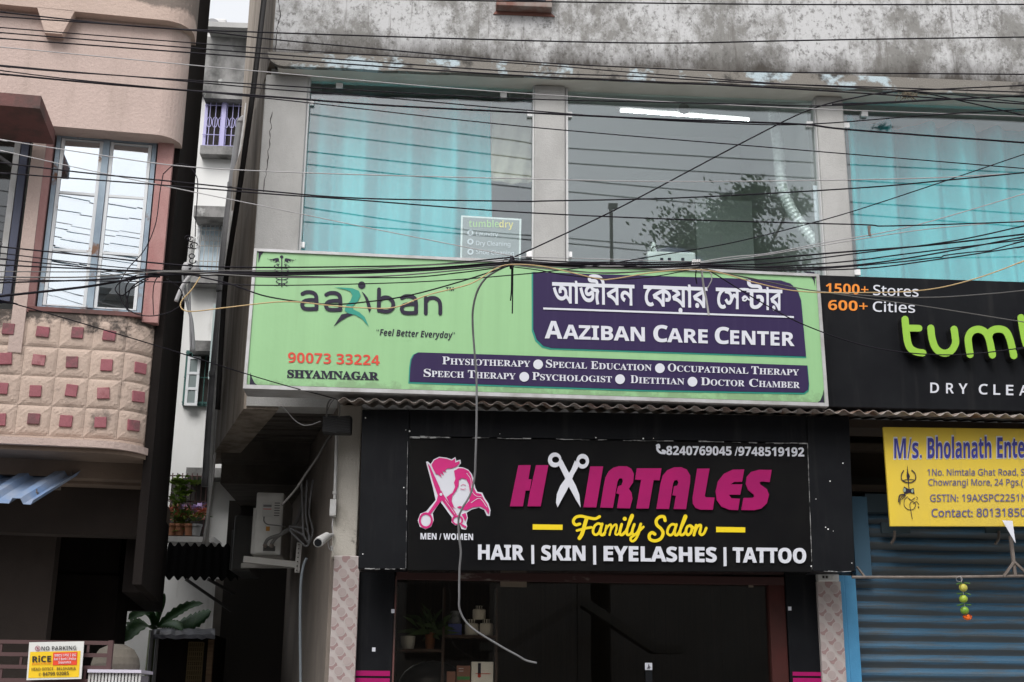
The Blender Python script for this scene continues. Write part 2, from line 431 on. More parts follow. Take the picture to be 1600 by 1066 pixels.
m_cableg = mat('grey_cable', (.12, .115, .11), .5)
m_pk = mat('pink_plaster', (.50, .39, .35), .92, (.43, .335, .30), 2.2, (1, 1, .7), .4, .7, .6, 45, col3=(.37, .29, .25), scale3=1.6, lo3=.55, hi3=.80, stretch3=(3, 3, .35), grain=.09)
m_pktop = mat('stained_pink_plaster', (.50, .385, .33), .92, (.45, .345, .295), 2.2, (1, 1, 1), .4, .7, .55, 45, col3=(.075, .065, .06), scale3=2.6, lo3=.60, hi3=.70, grain=.08)
m_pkrel = mat('relief_plaster', (.50, .39, .325), .92, (.44, .34, .285), 3, (1, 1, 1), .4, .7, .6, 50, col3=(.10, .085, .075), scale3=3.0, lo3=.60, hi3=.70, grain=.1)
m_pkred = mat('faded_red_paint', (.41, .235, .22), .9, (.32, .14, .135), 5, (1, 1, .5), .4, .7, .3, 60, grain=.12)
m_tilered = mat('red_tile', (.31, .105, .125), .8, (.25, .08, .095), 10, (1, 1, 1), .4, .7, .3, 60, grain=.15)
m_maroon = mat('maroon_paint', (.15, .065, .06), .85, (.07, .05, .045), 4, (1, 1, 1), .45, .65, .3, 50)
m_pkside = mat('black_brown_plaster', (.017, .014, .013), .95, (.011, .009, .0085), 3, (1, 1, .4), spec=.1)  # very dark brown, close to black
m_beam = mat('brown_beam_plaster', (.21, .155, .12), .95, (.15, .11, .085), 2, (1, 1, .6), bump=.3)
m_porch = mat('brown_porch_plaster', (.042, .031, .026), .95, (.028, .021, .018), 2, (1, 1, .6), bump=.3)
m_blue = mat('pale_blue_paint', (.30, .38, .45), .6, (.20, .26, .33), 6, (1, 1, .5), .4, .65, col3=(.16, .075, .04), scale3=7, lo3=.57, hi3=.66)
m_casew = mat('white_casement_paint', (.62, .64, .66), .6, (.25, .14, .08), 9, (1, 1, 1), .63, .7)
m_bluetin = mat('blue_tin_sheet', (.17, .26, .43), .45, (.30, .34, .42), 4, (1, 1, 1), .45, .7, .1, 30)
m_shut = mat('blue_rusty_shutter', (.050, .135, .225), .6, (.085, .10, .11), 3.2, (.5, 1, 9), .46, .62, .15, 40, col3=(.085, .05, .035), scale3=8, lo3=.66, hi3=.76, stretch3=(.6, 1, 4), grain=.12)
def shutter_material(pitch, z0):
    m = m_shut; n = m.node_tree; b = n.nodes['Principled BSDF']; L = n.links.new; old = b.inputs['Base Color'].links[0].from_socket
    tc = n.nodes.new('ShaderNodeTexCoord'); sx = n.nodes.new('ShaderNodeSeparateXYZ'); L(tc.outputs['Object'], sx.inputs[0])
    mp = n.nodes.new('ShaderNodeMapping'); mp.inputs['Scale'].default_value = (1.2, 1, 6); L(tc.outputs['Object'], mp.inputs[0])
    nz = n.nodes.new('ShaderNodeTexNoise'); nz.inputs['Scale'].default_value = 2.2; nz.inputs['Detail'].default_value = 8; L(mp.outputs[0], nz.inputs['Vector'])
    def op(k, a, b_=0.0, c=0.0):
        t = n.nodes.new('ShaderNodeMath'); t.operation = k
        for i, v in enumerate((a, b_, c)):
            if isinstance(v, (int, float)): t.inputs[i].default_value = v
            else: L(v, t.inputs[i])
        return t.outputs[0]
    fr = op('FRACT', op('DIVIDE', op('SUBTRACT', z0, sx.outputs[2]), pitch))      # 0 at the top of a slat, 1 at its lower lip
    v = op('ADD', fr, op('MULTIPLY', op('SUBTRACT', nz.outputs[0], .5), .9))
    mr = n.nodes.new('ShaderNodeMapRange'); mr.inputs[1].default_value = .52; mr.inputs[2].default_value = .72; mr.inputs[4].default_value = .9; L(v, mr.inputs[0])
    mx = n.nodes.new('ShaderNodeMix'); mx.data_type = 'RGBA'; L(mr.outputs[0], mx.inputs[0]); L(old, mx.inputs[6]); mx.inputs[7].default_value = (.070, .080, .086, 1); L(mx.outputs[2], b.inputs['Base Color'])
m_bluepost = mat('bright_blue_paint', (.05, .23, .43), .5, (.08, .30, .52), 4, (1, 1, .4), bump=.15)
m_ysign = mat('yellow_sign_board', (.72, .52, .045), .5, (.64, .47, .07), 2, (1, 1, .5), .4, .7, .08, 8, col3=(.42, .32, .10), scale3=3, lo3=.62, hi3=.8, stretch3=(3, 1, .5))
m_yprint = mat('blue_print', (.035, .035, .26), .5)
m_yprint2 = mat('slate_print', (.11, .10, .22), .5)
m_steel = mat('rusty_steel', (.13, .105, .09), .7, (.20, .17, .15), 8)
m_pvc = mat('grey_pvc', (.22, .22, .23), .5, (.15, .15, .155), 4)
m_pvcd = mat('dark_pipe', (.035, .033, .033), .6)
m_pvcw = mat('white_pvc', (.55, .55, .55), .5, (.40, .39, .37), 5)
m_ac = mat('appliance_white', (.60, .60, .575), .5, (.50, .49, .465), 4)
m_acd = mat('dark_grey_appliance', (.09, .09, .088), .6)  # dark grey version of the appliance finish
m_bwhite = mat('back_wall_plaster', (.70, .70, .69), .9, (.58, .575, .555), 1.5, (1, 1, .4), .45, .7, col3=(.22, .21, .195), scale3=1.4, lo3=.56, hi3=.80, stretch3=(2, 2, .45), grain=.06)
m_bgrey = mat('mouldy_grey_plaster', (.26, .255, .25), .95, (.07, .07, .068), 2.6, (1, 1, .8), .42, .62, col3=(.45, .45, .44), scale3=4, lo3=.62, hi3=.7, grain=.15)
m_lilac = mat('lilac_grille_paint', (.38, .36, .60), .5)
m_leaf = mat('leaf_green', (.05, .12, .025), .55, (.09, .17, .03), 9)
m_leafy = mat('young_leaf', (.17, .24, .03), .55, (.10, .18, .03), 9)
m_ban = mat('banana_leaf', (.025, .075, .025), .5, (.045, .11, .03), 30, (1, 1, 1), spec=.25)
m_terra = mat('terracotta', (.24, .10, .05), .85)
m_wood = mat('old_wood', (.16, .10, .055), .8, (.10, .06, .035), 5, (1, 1, 8))
m_gate = mat('maroon_steel', (.075, .035, .035), .6)
m_stone = mat('mossy_cement', (.12, .105, .085), .95, (.08, .07, .06), 6, (1, 1, 1), .4, .65, .5, 40)
m_road = mat('asphalt', (.085, .082, .078), .9, (.12, .115, .105), 3)
m_pave = mat('pavement_concrete', (.40, .385, .36), .9, (.33, .32, .30), 3)
m_bsteel = mat('tarnished_steel', (.45, .44, .42), .5)

def edge_stain(m, z0, z1, col, amt=.9, sc=4.5, x0=None, x1=None):
    # mould growing where water runs along an edge: thickest at z0, gone by z1, broken up by noise (object z is height above the street)
    n = m.node_tree; b = n.nodes['Principled BSDF']; L = n.links.new; old = b.inputs['Base Color'].links[0].from_socket
    tc = n.nodes.new('ShaderNodeTexCoord'); sx = n.nodes.new('ShaderNodeSeparateXYZ'); L(tc.outputs['Object'], sx.inputs[0])
    nz = n.nodes.new('ShaderNodeTexNoise'); nz.inputs['Scale'].default_value = sc; nz.inputs['Detail'].default_value = 9; nz.inputs['Roughness'].default_value = .7; L(tc.outputs['Object'], nz.inputs['Vector'])
    g = n.nodes.new('ShaderNodeMapRange'); g.inputs[1].default_value = z0; g.inputs[2].default_value = z1; g.inputs[3].default_value = .28; g.inputs[4].default_value = -.25; L(sx.outputs[2], g.inputs[0])
    a = n.nodes.new('ShaderNodeMath'); a.operation = 'ADD'; L(g.outputs[0], a.inputs[0]); L(nz.outputs[0], a.inputs[1])
    r = n.nodes.new('ShaderNodeMapRange'); r.inputs[1].default_value = .60; r.inputs[2].default_value = .72; r.inputs[4].default_value = amt; L(a.outputs[0], r.inputs[0])
    fac = r.outputs[0]
    if x0 is not None:
        h = n.nodes.new('ShaderNodeMapRange'); h.inputs[1].default_value = x0; h.inputs[2].default_value = x1; L(sx.outputs[0], h.inputs[0])
        k = n.nodes.new('ShaderNodeMath'); k.operation = 'MULTIPLY'; L(fac, k.inputs[0]); L(h.outputs[0], k.inputs[1]); fac = k.outputs[0]
    mx = n.nodes.new('ShaderNodeMix'); mx.data_type = 'RGBA'; L(fac, mx.inputs[0]); L(old, mx.inputs[6]); mx.inputs[7].default_value = (*col, 1); L(mx.outputs[2], b.inputs['Base Color'])
edge_stain(m_bgrey, W(360, 62, 5).z, W(360, 110, 5).z, (.05, .05, .048), .8, 3)
# ------------------------------------------------------------------ ground
tag(MB().face([(-400, -400, 0), (400, -400, 0), (400, 400, 0), (-400, 400, 0)]).build('ground', m_road, base=(0, 0, 0)), kind='structure')
tag(MB().box((-14, -3.2, .004), (12, -.2, .13)).build('pavement', m_pave), kind='structure')

# ------------------------------------------------------------------ main building
LIPB = W(840, 119, -.20).z; LIPT = W(840, 98, -.20).z; TOP = 9.6
SB = W(450, 634, -.05).z                        # underside of the upper storey
GB = W(840, 415, .05).z                         # sill of the big windows (behind the sign)
XL = W(398, 388, 0).x; XR = 10.5
bx_ = -.28
mb_root = thing('commercial_building', 'weathered grey building with three big upstairs glass windows above the shop signs', 'building', (2, 0, 0))
XP = W(427, 60, -.15).x
p = MB(); p.prism([(XP, -.15, LIPT), (XR, -.15, LIPT), (XR, -.15, TOP), (XP, -.15, TOP)], (0, .35, 0)); p.build('parapet_wall', m_para, mb_root)
# slab edge with a ragged, rounded left end
p = MB(); pts = []
for k in range(7):
    a = R(90*k/6); pts.append((XP+.10-.13*math.sin(a)-.0, -.20, LIPB+.12-.12*math.cos(a)))
n = 60; low = [(XP+.10+(XR-XP-.1)*i/n, -.20, LIPB+random.uniform(-.006, .006)) for i in range(n, 0, -1)]
p.prism([(XR, -.20, LIPT)]+low+pts+[(XP-.03, -.20, LIPT)], (0, .046, 0)); p.build('slab_edge', m_lip, mb_root)
p = MB(); p.box((XP+.05, -.153, LIPB+.004), (XR, .06, LIPB+.10)); p.build('soffit', m_soff, mb_root)
RC = LIPB+1.15
MB().box((XL+.2, .064, RC), (XR, 3.2, RC+.1)).build('room_ceiling', m_ceil, mb_root); MB().box((XL+.2, .064, LIPB+.01), (XR, .10, RC)).build('room_front_wall', m_ceil, mb_root)
# pillars
def pillar(x0, x1, y=280, nm='pillar'):
    a, b = W(x0, y, -.05).x, W(x1, y, -.05).x
    return MB().box((a, -.05, GB-.3), (b, .22, LIPB+.002)).build(nm, m_conc, mb_root, bevel=.012)
tag(pillar(404, 472.5), 'cracked grey pillar at the corner'); pp2 = pillar(834.5, 883.5); pp3 = pillar(1283, 1325.5)
# old cracks in the plaster
def crack(pts, Y, m=None):
    rnd = random.Random(int(pts[0][0]*7)); P_ = []
    for (x0, y0), (x1, y1) in zip(pts, pts[1:]):
        k = max(2, int(abs(y1-y0)/5))
        for i in range(k): P_.append(W(x0+(x1-x0)*i/k+rnd.uniform(-1.6, 1.6), y0+(y1-y0)*i/k, Y))
    P_.append(W(*pts[-1], Y)); return MB().tube(P_, [rnd.uniform(.0015, .005) for _ in P_], 5).build('crack', m_dark, mb_root)
crack([(436, 0), (438, 25), (433, 45), (430, 80)], -.151); crack([(425, 175), (421, 225), (416, 262), (412, 300)], -.051)
# white plaster edges beside the panes
m_rev = mat('white_reveal', (.6, .6, .6), .8)
for px in (833.2, 885, 1280.5, 474):
    x = W(px, 280, 0).x; MB().box((x-.008, -.02, GB-.3), (x+.012, .06, LIPB)).build('plaster_reveal', m_rev, mb_root)
# side wall running back from the corner
def skew(d, x0=XL, k=bx_): return Vector((x0+k*d, d, 0))
p = MB(); a = skew(0); b = skew(2.3); c = Vector((.22, 0, 0))
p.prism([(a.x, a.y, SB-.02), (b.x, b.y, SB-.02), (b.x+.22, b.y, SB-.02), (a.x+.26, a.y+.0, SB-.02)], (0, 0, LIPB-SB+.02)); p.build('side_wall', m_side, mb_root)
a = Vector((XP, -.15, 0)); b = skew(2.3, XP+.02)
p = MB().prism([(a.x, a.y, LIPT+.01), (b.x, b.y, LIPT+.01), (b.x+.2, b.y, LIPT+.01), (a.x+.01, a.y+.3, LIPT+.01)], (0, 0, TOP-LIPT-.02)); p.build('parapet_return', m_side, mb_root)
# wall behind the signs and the storey slab with its rough underside
p = MB(); p.box((XL+.02, -.02, SB), (XR, .2, GB-.25)); p.build('spandrel_wall', m_conc, mb_root)
p = MB(); n = 22; y0, y1 = .18, 1.75
for i in range(n):
    ya, yb = y0+(y1-y0)*i/n, y0+(y1-y0)*(i+1)/n
    xa = skew(ya).x+.02; p.box((xa, ya, SB+.09+random.uniform(-.012, .012)), (XR, yb-.004, SB+.2))
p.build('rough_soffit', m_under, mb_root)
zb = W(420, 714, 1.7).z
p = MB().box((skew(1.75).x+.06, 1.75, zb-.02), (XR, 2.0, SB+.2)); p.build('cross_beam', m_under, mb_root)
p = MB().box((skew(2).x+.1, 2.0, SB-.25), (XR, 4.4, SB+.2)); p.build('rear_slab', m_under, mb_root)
MB().box((W(350, 900, 3.3).x, 3.3, 0), (W(470, 900, 3.3).x, 3.4, SB-.2)).build('alley_shade_wall', m_dark, mb_root)  # near-black wall added to stand in for deep shade in the alley recess
# upstairs room
p = MB()
p.box((XL+.2, 3.2, GB-.3), (XR, 3.3, RC+.1)); p.box((XL+.02, .1, GB-.3), (XL+.2, 3.3, RC+.1)); p.box((XR-.2, .1, GB-.3), (XR-.02, 3.3, RC+.1))
for px in (858, 1304): x = W(px, 280, .3).x; p.box((x-.05, .25, GB-.3), (x+.05, 3.2, RC))
p.build('room_wall', m_room, mb_root)
MB().box((XL+.24, .2, GB-.32), (XR, 3.2, GB-.26)).build('room_floor', m_roomd, mb_root)
# big panes with their steel clamps
def pane(x0, x1, label, clamps):
    a, b = W(x0, 280, .04).x, W(x1, 280, .04).x
    o = tag(MB().box((a, .035, GB-.2), (b, .045, LIPB-.002)).build('window_pane', m_glass, mb_root), label)
    for px, py in clamps:
        c = W(px, py, .0); MB().box((c.x-.027, .006, c.z-.024), (c.x+.027, .0345, c.z+.024)).build('clamp', m_clampm, o, bevel=.003)
pane(473, 835, 'pane in front of a drawn turquoise curtain and a poster', [(485, 159), (470.5, 382), (829, 177), (828, 396), (530, 133), (787, 148)])
pane(883, 1283, 'bare pane showing a lit tube inside', [(889, 178), (889, 397), (1266, 193)])
pane(1325, 1760, 'pane filled by a turquoise curtain', [(1317+6, 195), (1340, 425), (1352, 177)])
LOWX = lambda d: W(521, 800, -.1).x + -.2*(d+.1)
# ground storey: side wall, corner pier, interior shell
p = MB(); a, b = LOWX(-.05), LOWX(4.2)
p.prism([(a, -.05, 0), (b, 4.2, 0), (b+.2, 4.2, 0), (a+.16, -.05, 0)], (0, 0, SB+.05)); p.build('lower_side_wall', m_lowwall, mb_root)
xa, xb = W(523, 760, -.15).x, W(561, 760, -.15).x
MB().box((xa, -.15, W(540, 872, -.15).z), (xb, .25, SB-.005)).build('corner_pier', m_white, mb_root, bevel=.01)
p = MB(); p.box((xb, 3.4, 0), (XR, 3.5, SB)); p.box((W(1295, 900, 0).x-.05, .1, 0), (W(1295, 900, 0).x+.05, 3.4, SB)); p.build('shop_back_wall', mat('brown_slat_wall', (.035, .022, .016), .7, (.018, .012, .009), 9, (9, 1, .1)), mb_root)
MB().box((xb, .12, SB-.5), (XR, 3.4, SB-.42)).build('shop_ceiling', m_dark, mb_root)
# awning sheet under the signs
za = W(800, 631, -.72).z
p = MB(); x0, x1 = W(528, 620, -.72).x, XR; rows = []
n = int((x1-x0)/.012)
def wav(i): return .014*math.sin((x0+(x1-x0)*i/n)*2*math.pi/.108)
front = [(x0+(x1-x0)*i/n, -.72, za+wav(i)) for i in range(n+1)]; back = [(x, -.03, z+.12) for x, y, z in front]
front2 = [(x, y, z+.004) for x, y, z in front]; back2 = [(x, y, z+.004) for x, y, z in back]
p.grid([front2, front, back, back2])
aw = tag(p.build('corrugated_awning', m_tin), 'rusty corrugated tin awning running along under the green and black signs', 'awning')

# ------------------------------------------------------------------ upstairs curtains and things in the room
def curtain(x0, x1, Y, amp, label, seed, bottom=GB-.2, flare=0):
    rnd = random.Random(seed); a, b = W(x0, 280, Y).x, W(x1, 280, Y).x; n = 150; rows = []
    ph = [(rnd.uniform(6, 9), rnd.uniform(0, 6), .55), (rnd.uniform(15, 19), rnd.uniform(0, 6), .75), (rnd.uniform(28, 38), rnd.uniform(0, 6), .4)]
    zz = 18
    for k in range(zz+1):
        t = k/zz; z = LIPB-.05-(LIPB-.05-bottom)*t; row = []
        for i in range(n+1):
            x = a+(b-a)*i/n+flare*t*(i/n)
            y = Y+amp*sum(w_*math.sin(f*x+p_+.5*math.sin(2.2*t+f)) for f, p_, w_ in ph)+.012*math.sin(9*t+x*3)*t
            row.append((x, y, z))
        rows.append(row)
    p = MB(); p.grid(rows); o = p.build('curtain', m_curt, smooth=True)
    sl = o.modifiers.new('cloth', 'SOLIDIFY'); sl.thickness = .003
    return tag(o, label, 'curtain', 'turquoise curtains behind the upstairs glass')
curtain(474, 764, .30, .085, 'turquoise curtain behind the left upstairs pane, beside the beige cloth', 3, flare=.05)
curtain(1322, 1800, .30, .085, 'turquoise curtain filling the right upstairs window above the black sign', 11)
p = MB(); a, b = W(768, 200, .3).x, W(833, 200, .3).x; z1, z0 = W(800, 160, .3).z, W(800, 283, .3).z
p.grid([[(a+(b-a)*i/14, .3+.02*math.sin(i*1.1+k*.7)+.012*math.sin(k*2.3), z1+(z0-z1)*k/10-.03*math.sin(i/14*3)*(k/10)) for i in range(15)] for k in range(11)])
o = tag(p.build('hanging_cloth', m_cloth, smooth=True), 'crumpled beige cloth hanging behind glass, right of the turquoise curtain', 'cloth'); o.modifiers.new('cloth', 'SOLIDIFY').thickness = .004
# tube light on the back of the room
c0 = W(967, 173, 1.0); r_ = ray(1172, 187.5); c1 = CAM+r_*((c0.z-CAM.z)/r_.z); dv = (c1-c0).normalized()
t = thing('tube_light', 'lit white fluorescent tube behind the middle upstairs pane', 'lamp', ((c0+c1)/2))
MB().bar(c0-dv*.03+Vector((0, .02, .035)), c1+dv*.03+Vector((0, .02, .022)), .02, .02).build('batten', m_ac, t)
MB().tube([c0, c1], .010, 10).build('tube', mat('lit_tube', (1, 1, 1), emit=11), t)
for q_ in (c0, c1): MB().box((q_.x-.012, q_.y-.016, q_.z-.016), (q_.x+.012, q_.y+.016, q_.z+.02)).build('end_cap', m_ac, t)
z = c0.z-.02; x = W(1069, 172, 1.02).x
p = MB(); p.lathe((x, 1.06, W(1069, 172, 1.05).z), [(0, 0), (.055, 0), (.055, .03), (0, .03)], 20, (0, -1, 0)); tag(p.build('ceiling_fitting', m_roomd), 'round dark disc fitting above the lit tube in the middle window', 'fitting')
# flexible duct
path = spline([W(1209, 172, .4), W(1210, 182, .4), W(1216, 230, .4), W(1220, 280, .4), W(1232, 320, .38), W(1258, 360, .35), W(1290, 398, .3)], 14)
rs = [.047+.004*(i % 2) for i in range(len(path))]
m_duct = mat('foil_duct', (.80, .83, .83), .45, (.62, .66, .66), 20, metal=.15, bump=.3, bscale=60)
tag(MB().tube(path, rs, 16).build('flexible_duct', m_duct), 'silver corrugated flexible duct curving down behind the middle upstairs pane', 'duct')
# white appliance standing at the sill behind the middle pane
a, b = W(1012, 410, .35), W(1087, 394, .35)
t = thing('white_appliance', 'white appliance top with small dark slots behind the middle pane, above the green sign', 'appliance', ((a.x+b.x)/2, .5, GB-.25))
MB().box((a.x, .35, GB-.25), (b.x, .8, b.z)).build('cabinet', mat('appliance_shell', (.66, .70, .68), .4), t, bevel=.015)
for px in (1034, 1046, 1067): c = W(px, 405, .34); MB().box((c.x-.012, .335, c.z-.012), (c.x+.012, .349, c.z+.01)).build('slot', m_dark, t)
c = W(1023, 398, .36); MB().prism([(c.x-.03, .4, b.z), (c.x+.03, .4, b.z), (c.x+.015, .4, b.z+.09), (c.x-.01, .4, b.z+.10)], (0, .08, 0)).build('dispenser', mat('dispenser_plastic', (.66, .70, .68), .4), t, bevel=.006)
MB().tube(spline([W(1018, 398, .38), W(1019, 388, .38), W(1024, 386, .38), W(1028, 393, .38)]), .005).build('hose', m_cable, t)
# pale panel standing in the room on the right
a, b = W(1090, 420, 1.2), W(1175, 330, 1.2)
tag(MB().box((a.x, 1.2, GB-.26), (b.x, 1.25, b.z+.1)).build('partition_board', mat('pale_board', (.42, .46, .44), .7)), 'pale upright board inside the room left of the silver duct', 'board')
a = W(1276, 290, .06); b = W(1283, 345, .06)
tag(MB().box((a.x-.03, .06, b.z), (b.x, .075, a.z)).build('paper_note', m_txt), 'narrow white paper stuck inside the middle pane beside the pillar', 'paper')
# poster stuck behind the left pane
f = crop(700, 320, 3.81)
o_ = Vector((0, .085, 0)); nrm = Vector((0, -1, 0)); A, B_, C_, D_ = [WPL(*f(*q), o_, nrm) for q in ((78, 64), (437, 84), (432, 345), (72, 330))]
t = thing('window_poster', 'grey laundry service poster with white border stuck inside the left upstairs pane', 'poster', (A+C_)/2)
MB().prism([A, B_, C_, D_], (0, .006, 0)).build('sheet', mat('poster_white', (.72, .76, .77), .5), t)
s = Sheet(o_, nrm, .002); s.poly(cp(f, [(88, 74), (425, 94), (421, 345), (83, 330)])); s.build('grey_field', mat('poster_grey', (.20, .22, .23), .5), t)
s = Sheet(o_, nrm, .006); s.text(bold('tumble'), f(124, 134), f(303, 137), 11, fat=-.01); s.build('lettering', mat('poster_green', (.35, .58, .2), .5), t)
s = Sheet(o_, nrm, .006); s.text(bold('dry'), f(305, 137), f(388, 140), 11, fat=-.01); s.build('lettering', mat('poster_yellow', (.8, .64, .13), .5), t)
s = Sheet(o_, nrm, .006); s.text(sans('Laundry'), f(168, 187), f(298, 191), 6.6, fat=.012); s.text(sans('Dry Cleaning'), f(167, 242), f(371, 249), 6.6, fat=.012); s.text(sans('Shoe Cleaning'), f(167, 295), f(393, 303), 6.6, fat=.012)
for y in (169, 222, 282): s.disc(*f(133, y), 4.9, inner=.5)
s.build('lettering', m_txt, t)
# ------------------------------------------------------------------ green clinic sign
GY = -.75; NF = Vector((0, -1, 0)); GO = Vector((0, GY, 0))
q = [(397, 388), (1280, 428), (1295, 635), (379.5, 607)]
A, B_, C_, D_ = [W(*k, GY) for k in q]
gs = thing('clinic_sign', 'long green clinic signboard with purple panels and white Bengali and English lettering', 'sign', (A+C_)/2)
MB().prism([W(*k, GY) for k in ((402, 393), (1275, 432.5), (1289, 629), (385.5, 600.5))], (0, .02, 0)).build('banner', m_green, gs); edge_stain(m_green, D_.z-LOC[gs.name].z, D_.z-LOC[gs.name].z+.22, (.16, .24, .13), .55, 7)
fr = MB()
inn = [(401.5, 392.5), (1275.5, 432), (1289.5, 629.5), (385, 601)]
for i in range(4):
    j = (i+1) % 4; fr.prism([W(*q[i], GY-.012), W(*q[j], GY-.012), W(*inn[j], GY-.012), W(*inn[i], GY-.012)], (0, .24, 0))
fr.build('frame', m_alu, gs)
bk = MB().prism([W(*k, GY+.2) for k in ((401, 392), (1276, 431), (1290, 631), (384, 603))], (0, .02, 0)); bk.build('backing', m_dark, gs)
g1 = crop(380, 380, 3.807); g2 = crop(800, 380, 3.807); g3 = crop(1180, 380, 3.807)
G = lambda lift=.003: Sheet(GO, NF, lift)
def rr(pts): return pts
pan1 = [(832.8, 425.5), (1180, 436.5), (1219, 438.5), (1235, 443.5), (1246, 454), (1251.5, 470), (1259.3, 557.3), (862, 544.2), (849, 541), (838.5, 531), (833, 515)]
pan2 = [(639.8, 597), (641, 575), (643, 562), (647, 554.5), (654, 551), (800, 555.3), (1261, 571.5), (1263.6, 600), (1262.5, 609), (1256, 614), (1000, 609.3)]
s = G(.002)
s.poly([(x-2.2 if x < 900 else x+.4, y+2.4 if y > 500 else y) for x, y in pan1]); s.poly([(x-1.8 if x < 700 else x+.8, y+2.6 if y > 580 else y) for x, y in pan2]); s.build('panel_shadow_print', m_teal, gs)
s = G(.0045); s.poly(pan1); s.build('panel', m_purple, gs)
s = G(.0045); s.poly(pan2); s.build('panel', m_purple, gs)
# corner ornaments
s = G()
s.poly(cp(g1, [(92, 37), (150, 38), (125, 52), (106, 72), (90, 118)])); s.poly(cp(g1, [(43, 768), (52, 800), (68, 832), (98, 857), (38, 855)]))
s.poly(cp(g3, [(285, 170), (352, 172), (355, 255), (345, 220), (325, 190)])); s.poly(cp(g3, [(406, 872), (410, 955), (362, 953), (385, 938), (400, 905)]))
s.build('corner_ornament', m_ink, gs)
# staff-with-wings emblem
s = G(); s.text('☤', g1(142, 262), g1(318, 266), 50, box=True, fat=-.014); s.build('emblem', m_ink, gs)
# word mark
s = G(); wd = 23/3.807
def a_(dx, dy):
    s.stroke(cp(g1, [(352+dx, 303+dy), (375+dx, 293+dy), (408+dx, 294+dy), (430+dx, 308+dy), (436+dx, 335+dy), (436+dx, 365+dy), (436+dx, 392+dy)]), wd)
    s.stroke(cp(g1, [(432+dx, 340+dy), (400+dx, 339+dy), (365+dx, 346+dy), (351+dx, 366+dy), (360+dx, 387+dy), (385+dx, 393+dy), (434+dx, 392+dy)]), wd)
a_(0, 0); a_(142, 5); a_(592, 24)
s.stroke(cp(g1, [(808, 276), (807, 340), (807, 402)]), wd); s.stroke(cp(g1, [(809, 345), (835, 325), (868, 328), (890, 352), (890, 384), (868, 405), (835, 407), (808, 398)]), wd)
s.stroke(cp(g1, [(1086, 420), (1086, 370), (1086, 328)]), wd); s.stroke(cp(g1, [(1088, 350), (1105, 330), (1140, 328), (1165, 345), (1172, 375), (1172, 420)]), wd)
s.disc(*g1(705, 251), 5.9)
s.poly(cp(g1, [(704, 288), (722, 302), (740, 325), (755, 360), (762, 390), (750, 416), (738, 378), (725, 330)])); s.poly(cp(g1, [(538, 497), (560, 462), (585, 425), (620, 418), (655, 428), (620, 440), (580, 465)]))
s.build('lettering', m_ink, gs)
s = G(.005); s.poly(cp(g1, [(540, 264), (600, 266), (650, 270), (688, 285), (699, 312), (683, 345), (652, 375), (655, 395), (690, 412), (722, 440), (748, 499), (705, 450), (665, 428), (622, 418), (603, 402), (610, 375), (638, 345), (650, 312), (638, 290), (605, 277)])); s.build('figure', m_teal, gs)
s = G(); s.text(bold('TM'), g1(1205, 283), g1(1253, 285), 5.6); s.build('lettering', m_ink, gs)
s = G(); s.text(ital('“Feel Better Everyday”'), g1(793, 549), g1(1260, 568), 10); s.build('lettering', m_ink, gs)
s = G(); s.text(bold('90073 33224'), g1(267, 711), g1(812, 728), 16); s.build('lettering', m_red, gs)
s = G(); s.text(serif('SHYAMNAGAR'), g1(262, 800), g1(806, 815), 12.2, fat=.03); s.build('lettering', m_ink, gs)
# Bengali title
s = G(.008)
ba, bb = (862, 473), (1221.5, 485)
def bn(t, x0, x1, fat=.022):
    s.text(t, (x0, lin(x0, ba, bb)), (x1, lin(x1, ba, bb)), 30.5, ref='ন', fat=fat)
bn('আজীবন', 862.5, 991.5); bn('\u09c7কয়ার', 1005, 1105.5); bn('\u09c7স', 1118, 1157.5); bn('\u09be\u09b0', 1194, 1222)
# the conjunct: a small na joined to ta
yb = lin(1175, ba, bb)
s.text('ট', (1166, yb), (1196, yb+.8), 30.5, ref='ন', fat=.02)
s.stroke([(1157, yb-30.7), (1168, yb-30.2)], 4, n=0); s.stroke([(1159.5, yb-17), (1163, yb-20), (1167, yb-17), (1164, yb-13), (1160, yb-14), (1164, yb-18), (1170, yb-14)], 2.4)
s.poly([(848.6, 481.3), (1239.8, 494.8), (1239.8, 497.6), (848.6, 484.2)])
s.build('lettering', m_txt, gs)
# English title and the two service lines
s = G(.008); ba, bb = (851, 528.8), (1240.5, 541.2)
for t_, x0, x1, h in (('A', 851, 878.5, 26.5), ('AZIBAN', 879.5, 1007.5, 21.5), ('C', 1020.5, 1043, 25.5), ('ARE', 1042, 1105.5, 21), ('C', 1116.5, 1139, 25.5), ('ENTER', 1140.5, 1241, 21)):
    s.text(bold(t_), (x0, lin(x0, ba, bb)), (x1, lin(x1, ba, bb)), h, fat=.012)
s.build('lettering', m_txt, gs)
s = G(.008); ba, bb = (691, 569.6), (1248, 587.2)
def small(t, x0, x1, hb=12.6, hs=9.8):
    k = 1.18; n = len(t)-1; w0 = (x1-x0)*k/(k+n*.98)
    if t[0] == 'D' or t[0] == 'O' or t[0] == 'C': w0 *= 1.15
    s.text(serif(t[0]), (x0, lin(x0, ba, bb)), (x0+w0*.93, lin(x0+w0, ba, bb)), hb, fat=.004); s.text(serif(t[1:]), (x0+w0, lin(x0+w0, ba, bb)), (x1, lin(x1, ba, bb)), hs, fat=.004)
small('PHYSIOTHERAPY', 691, 828.6); small('SPECIAL', 852.7, 917); small('EDUCATION', 923, 1018); small('OCCUPATIONAL', 1043, 1169); small('THERAPY', 1173.5, 1248)
for x, y in ((840.6, 570), (1030.7, 576)): s.disc(x, y, 7.6)
s.cut(); ba, bb = (662, 589), (1249, 607)
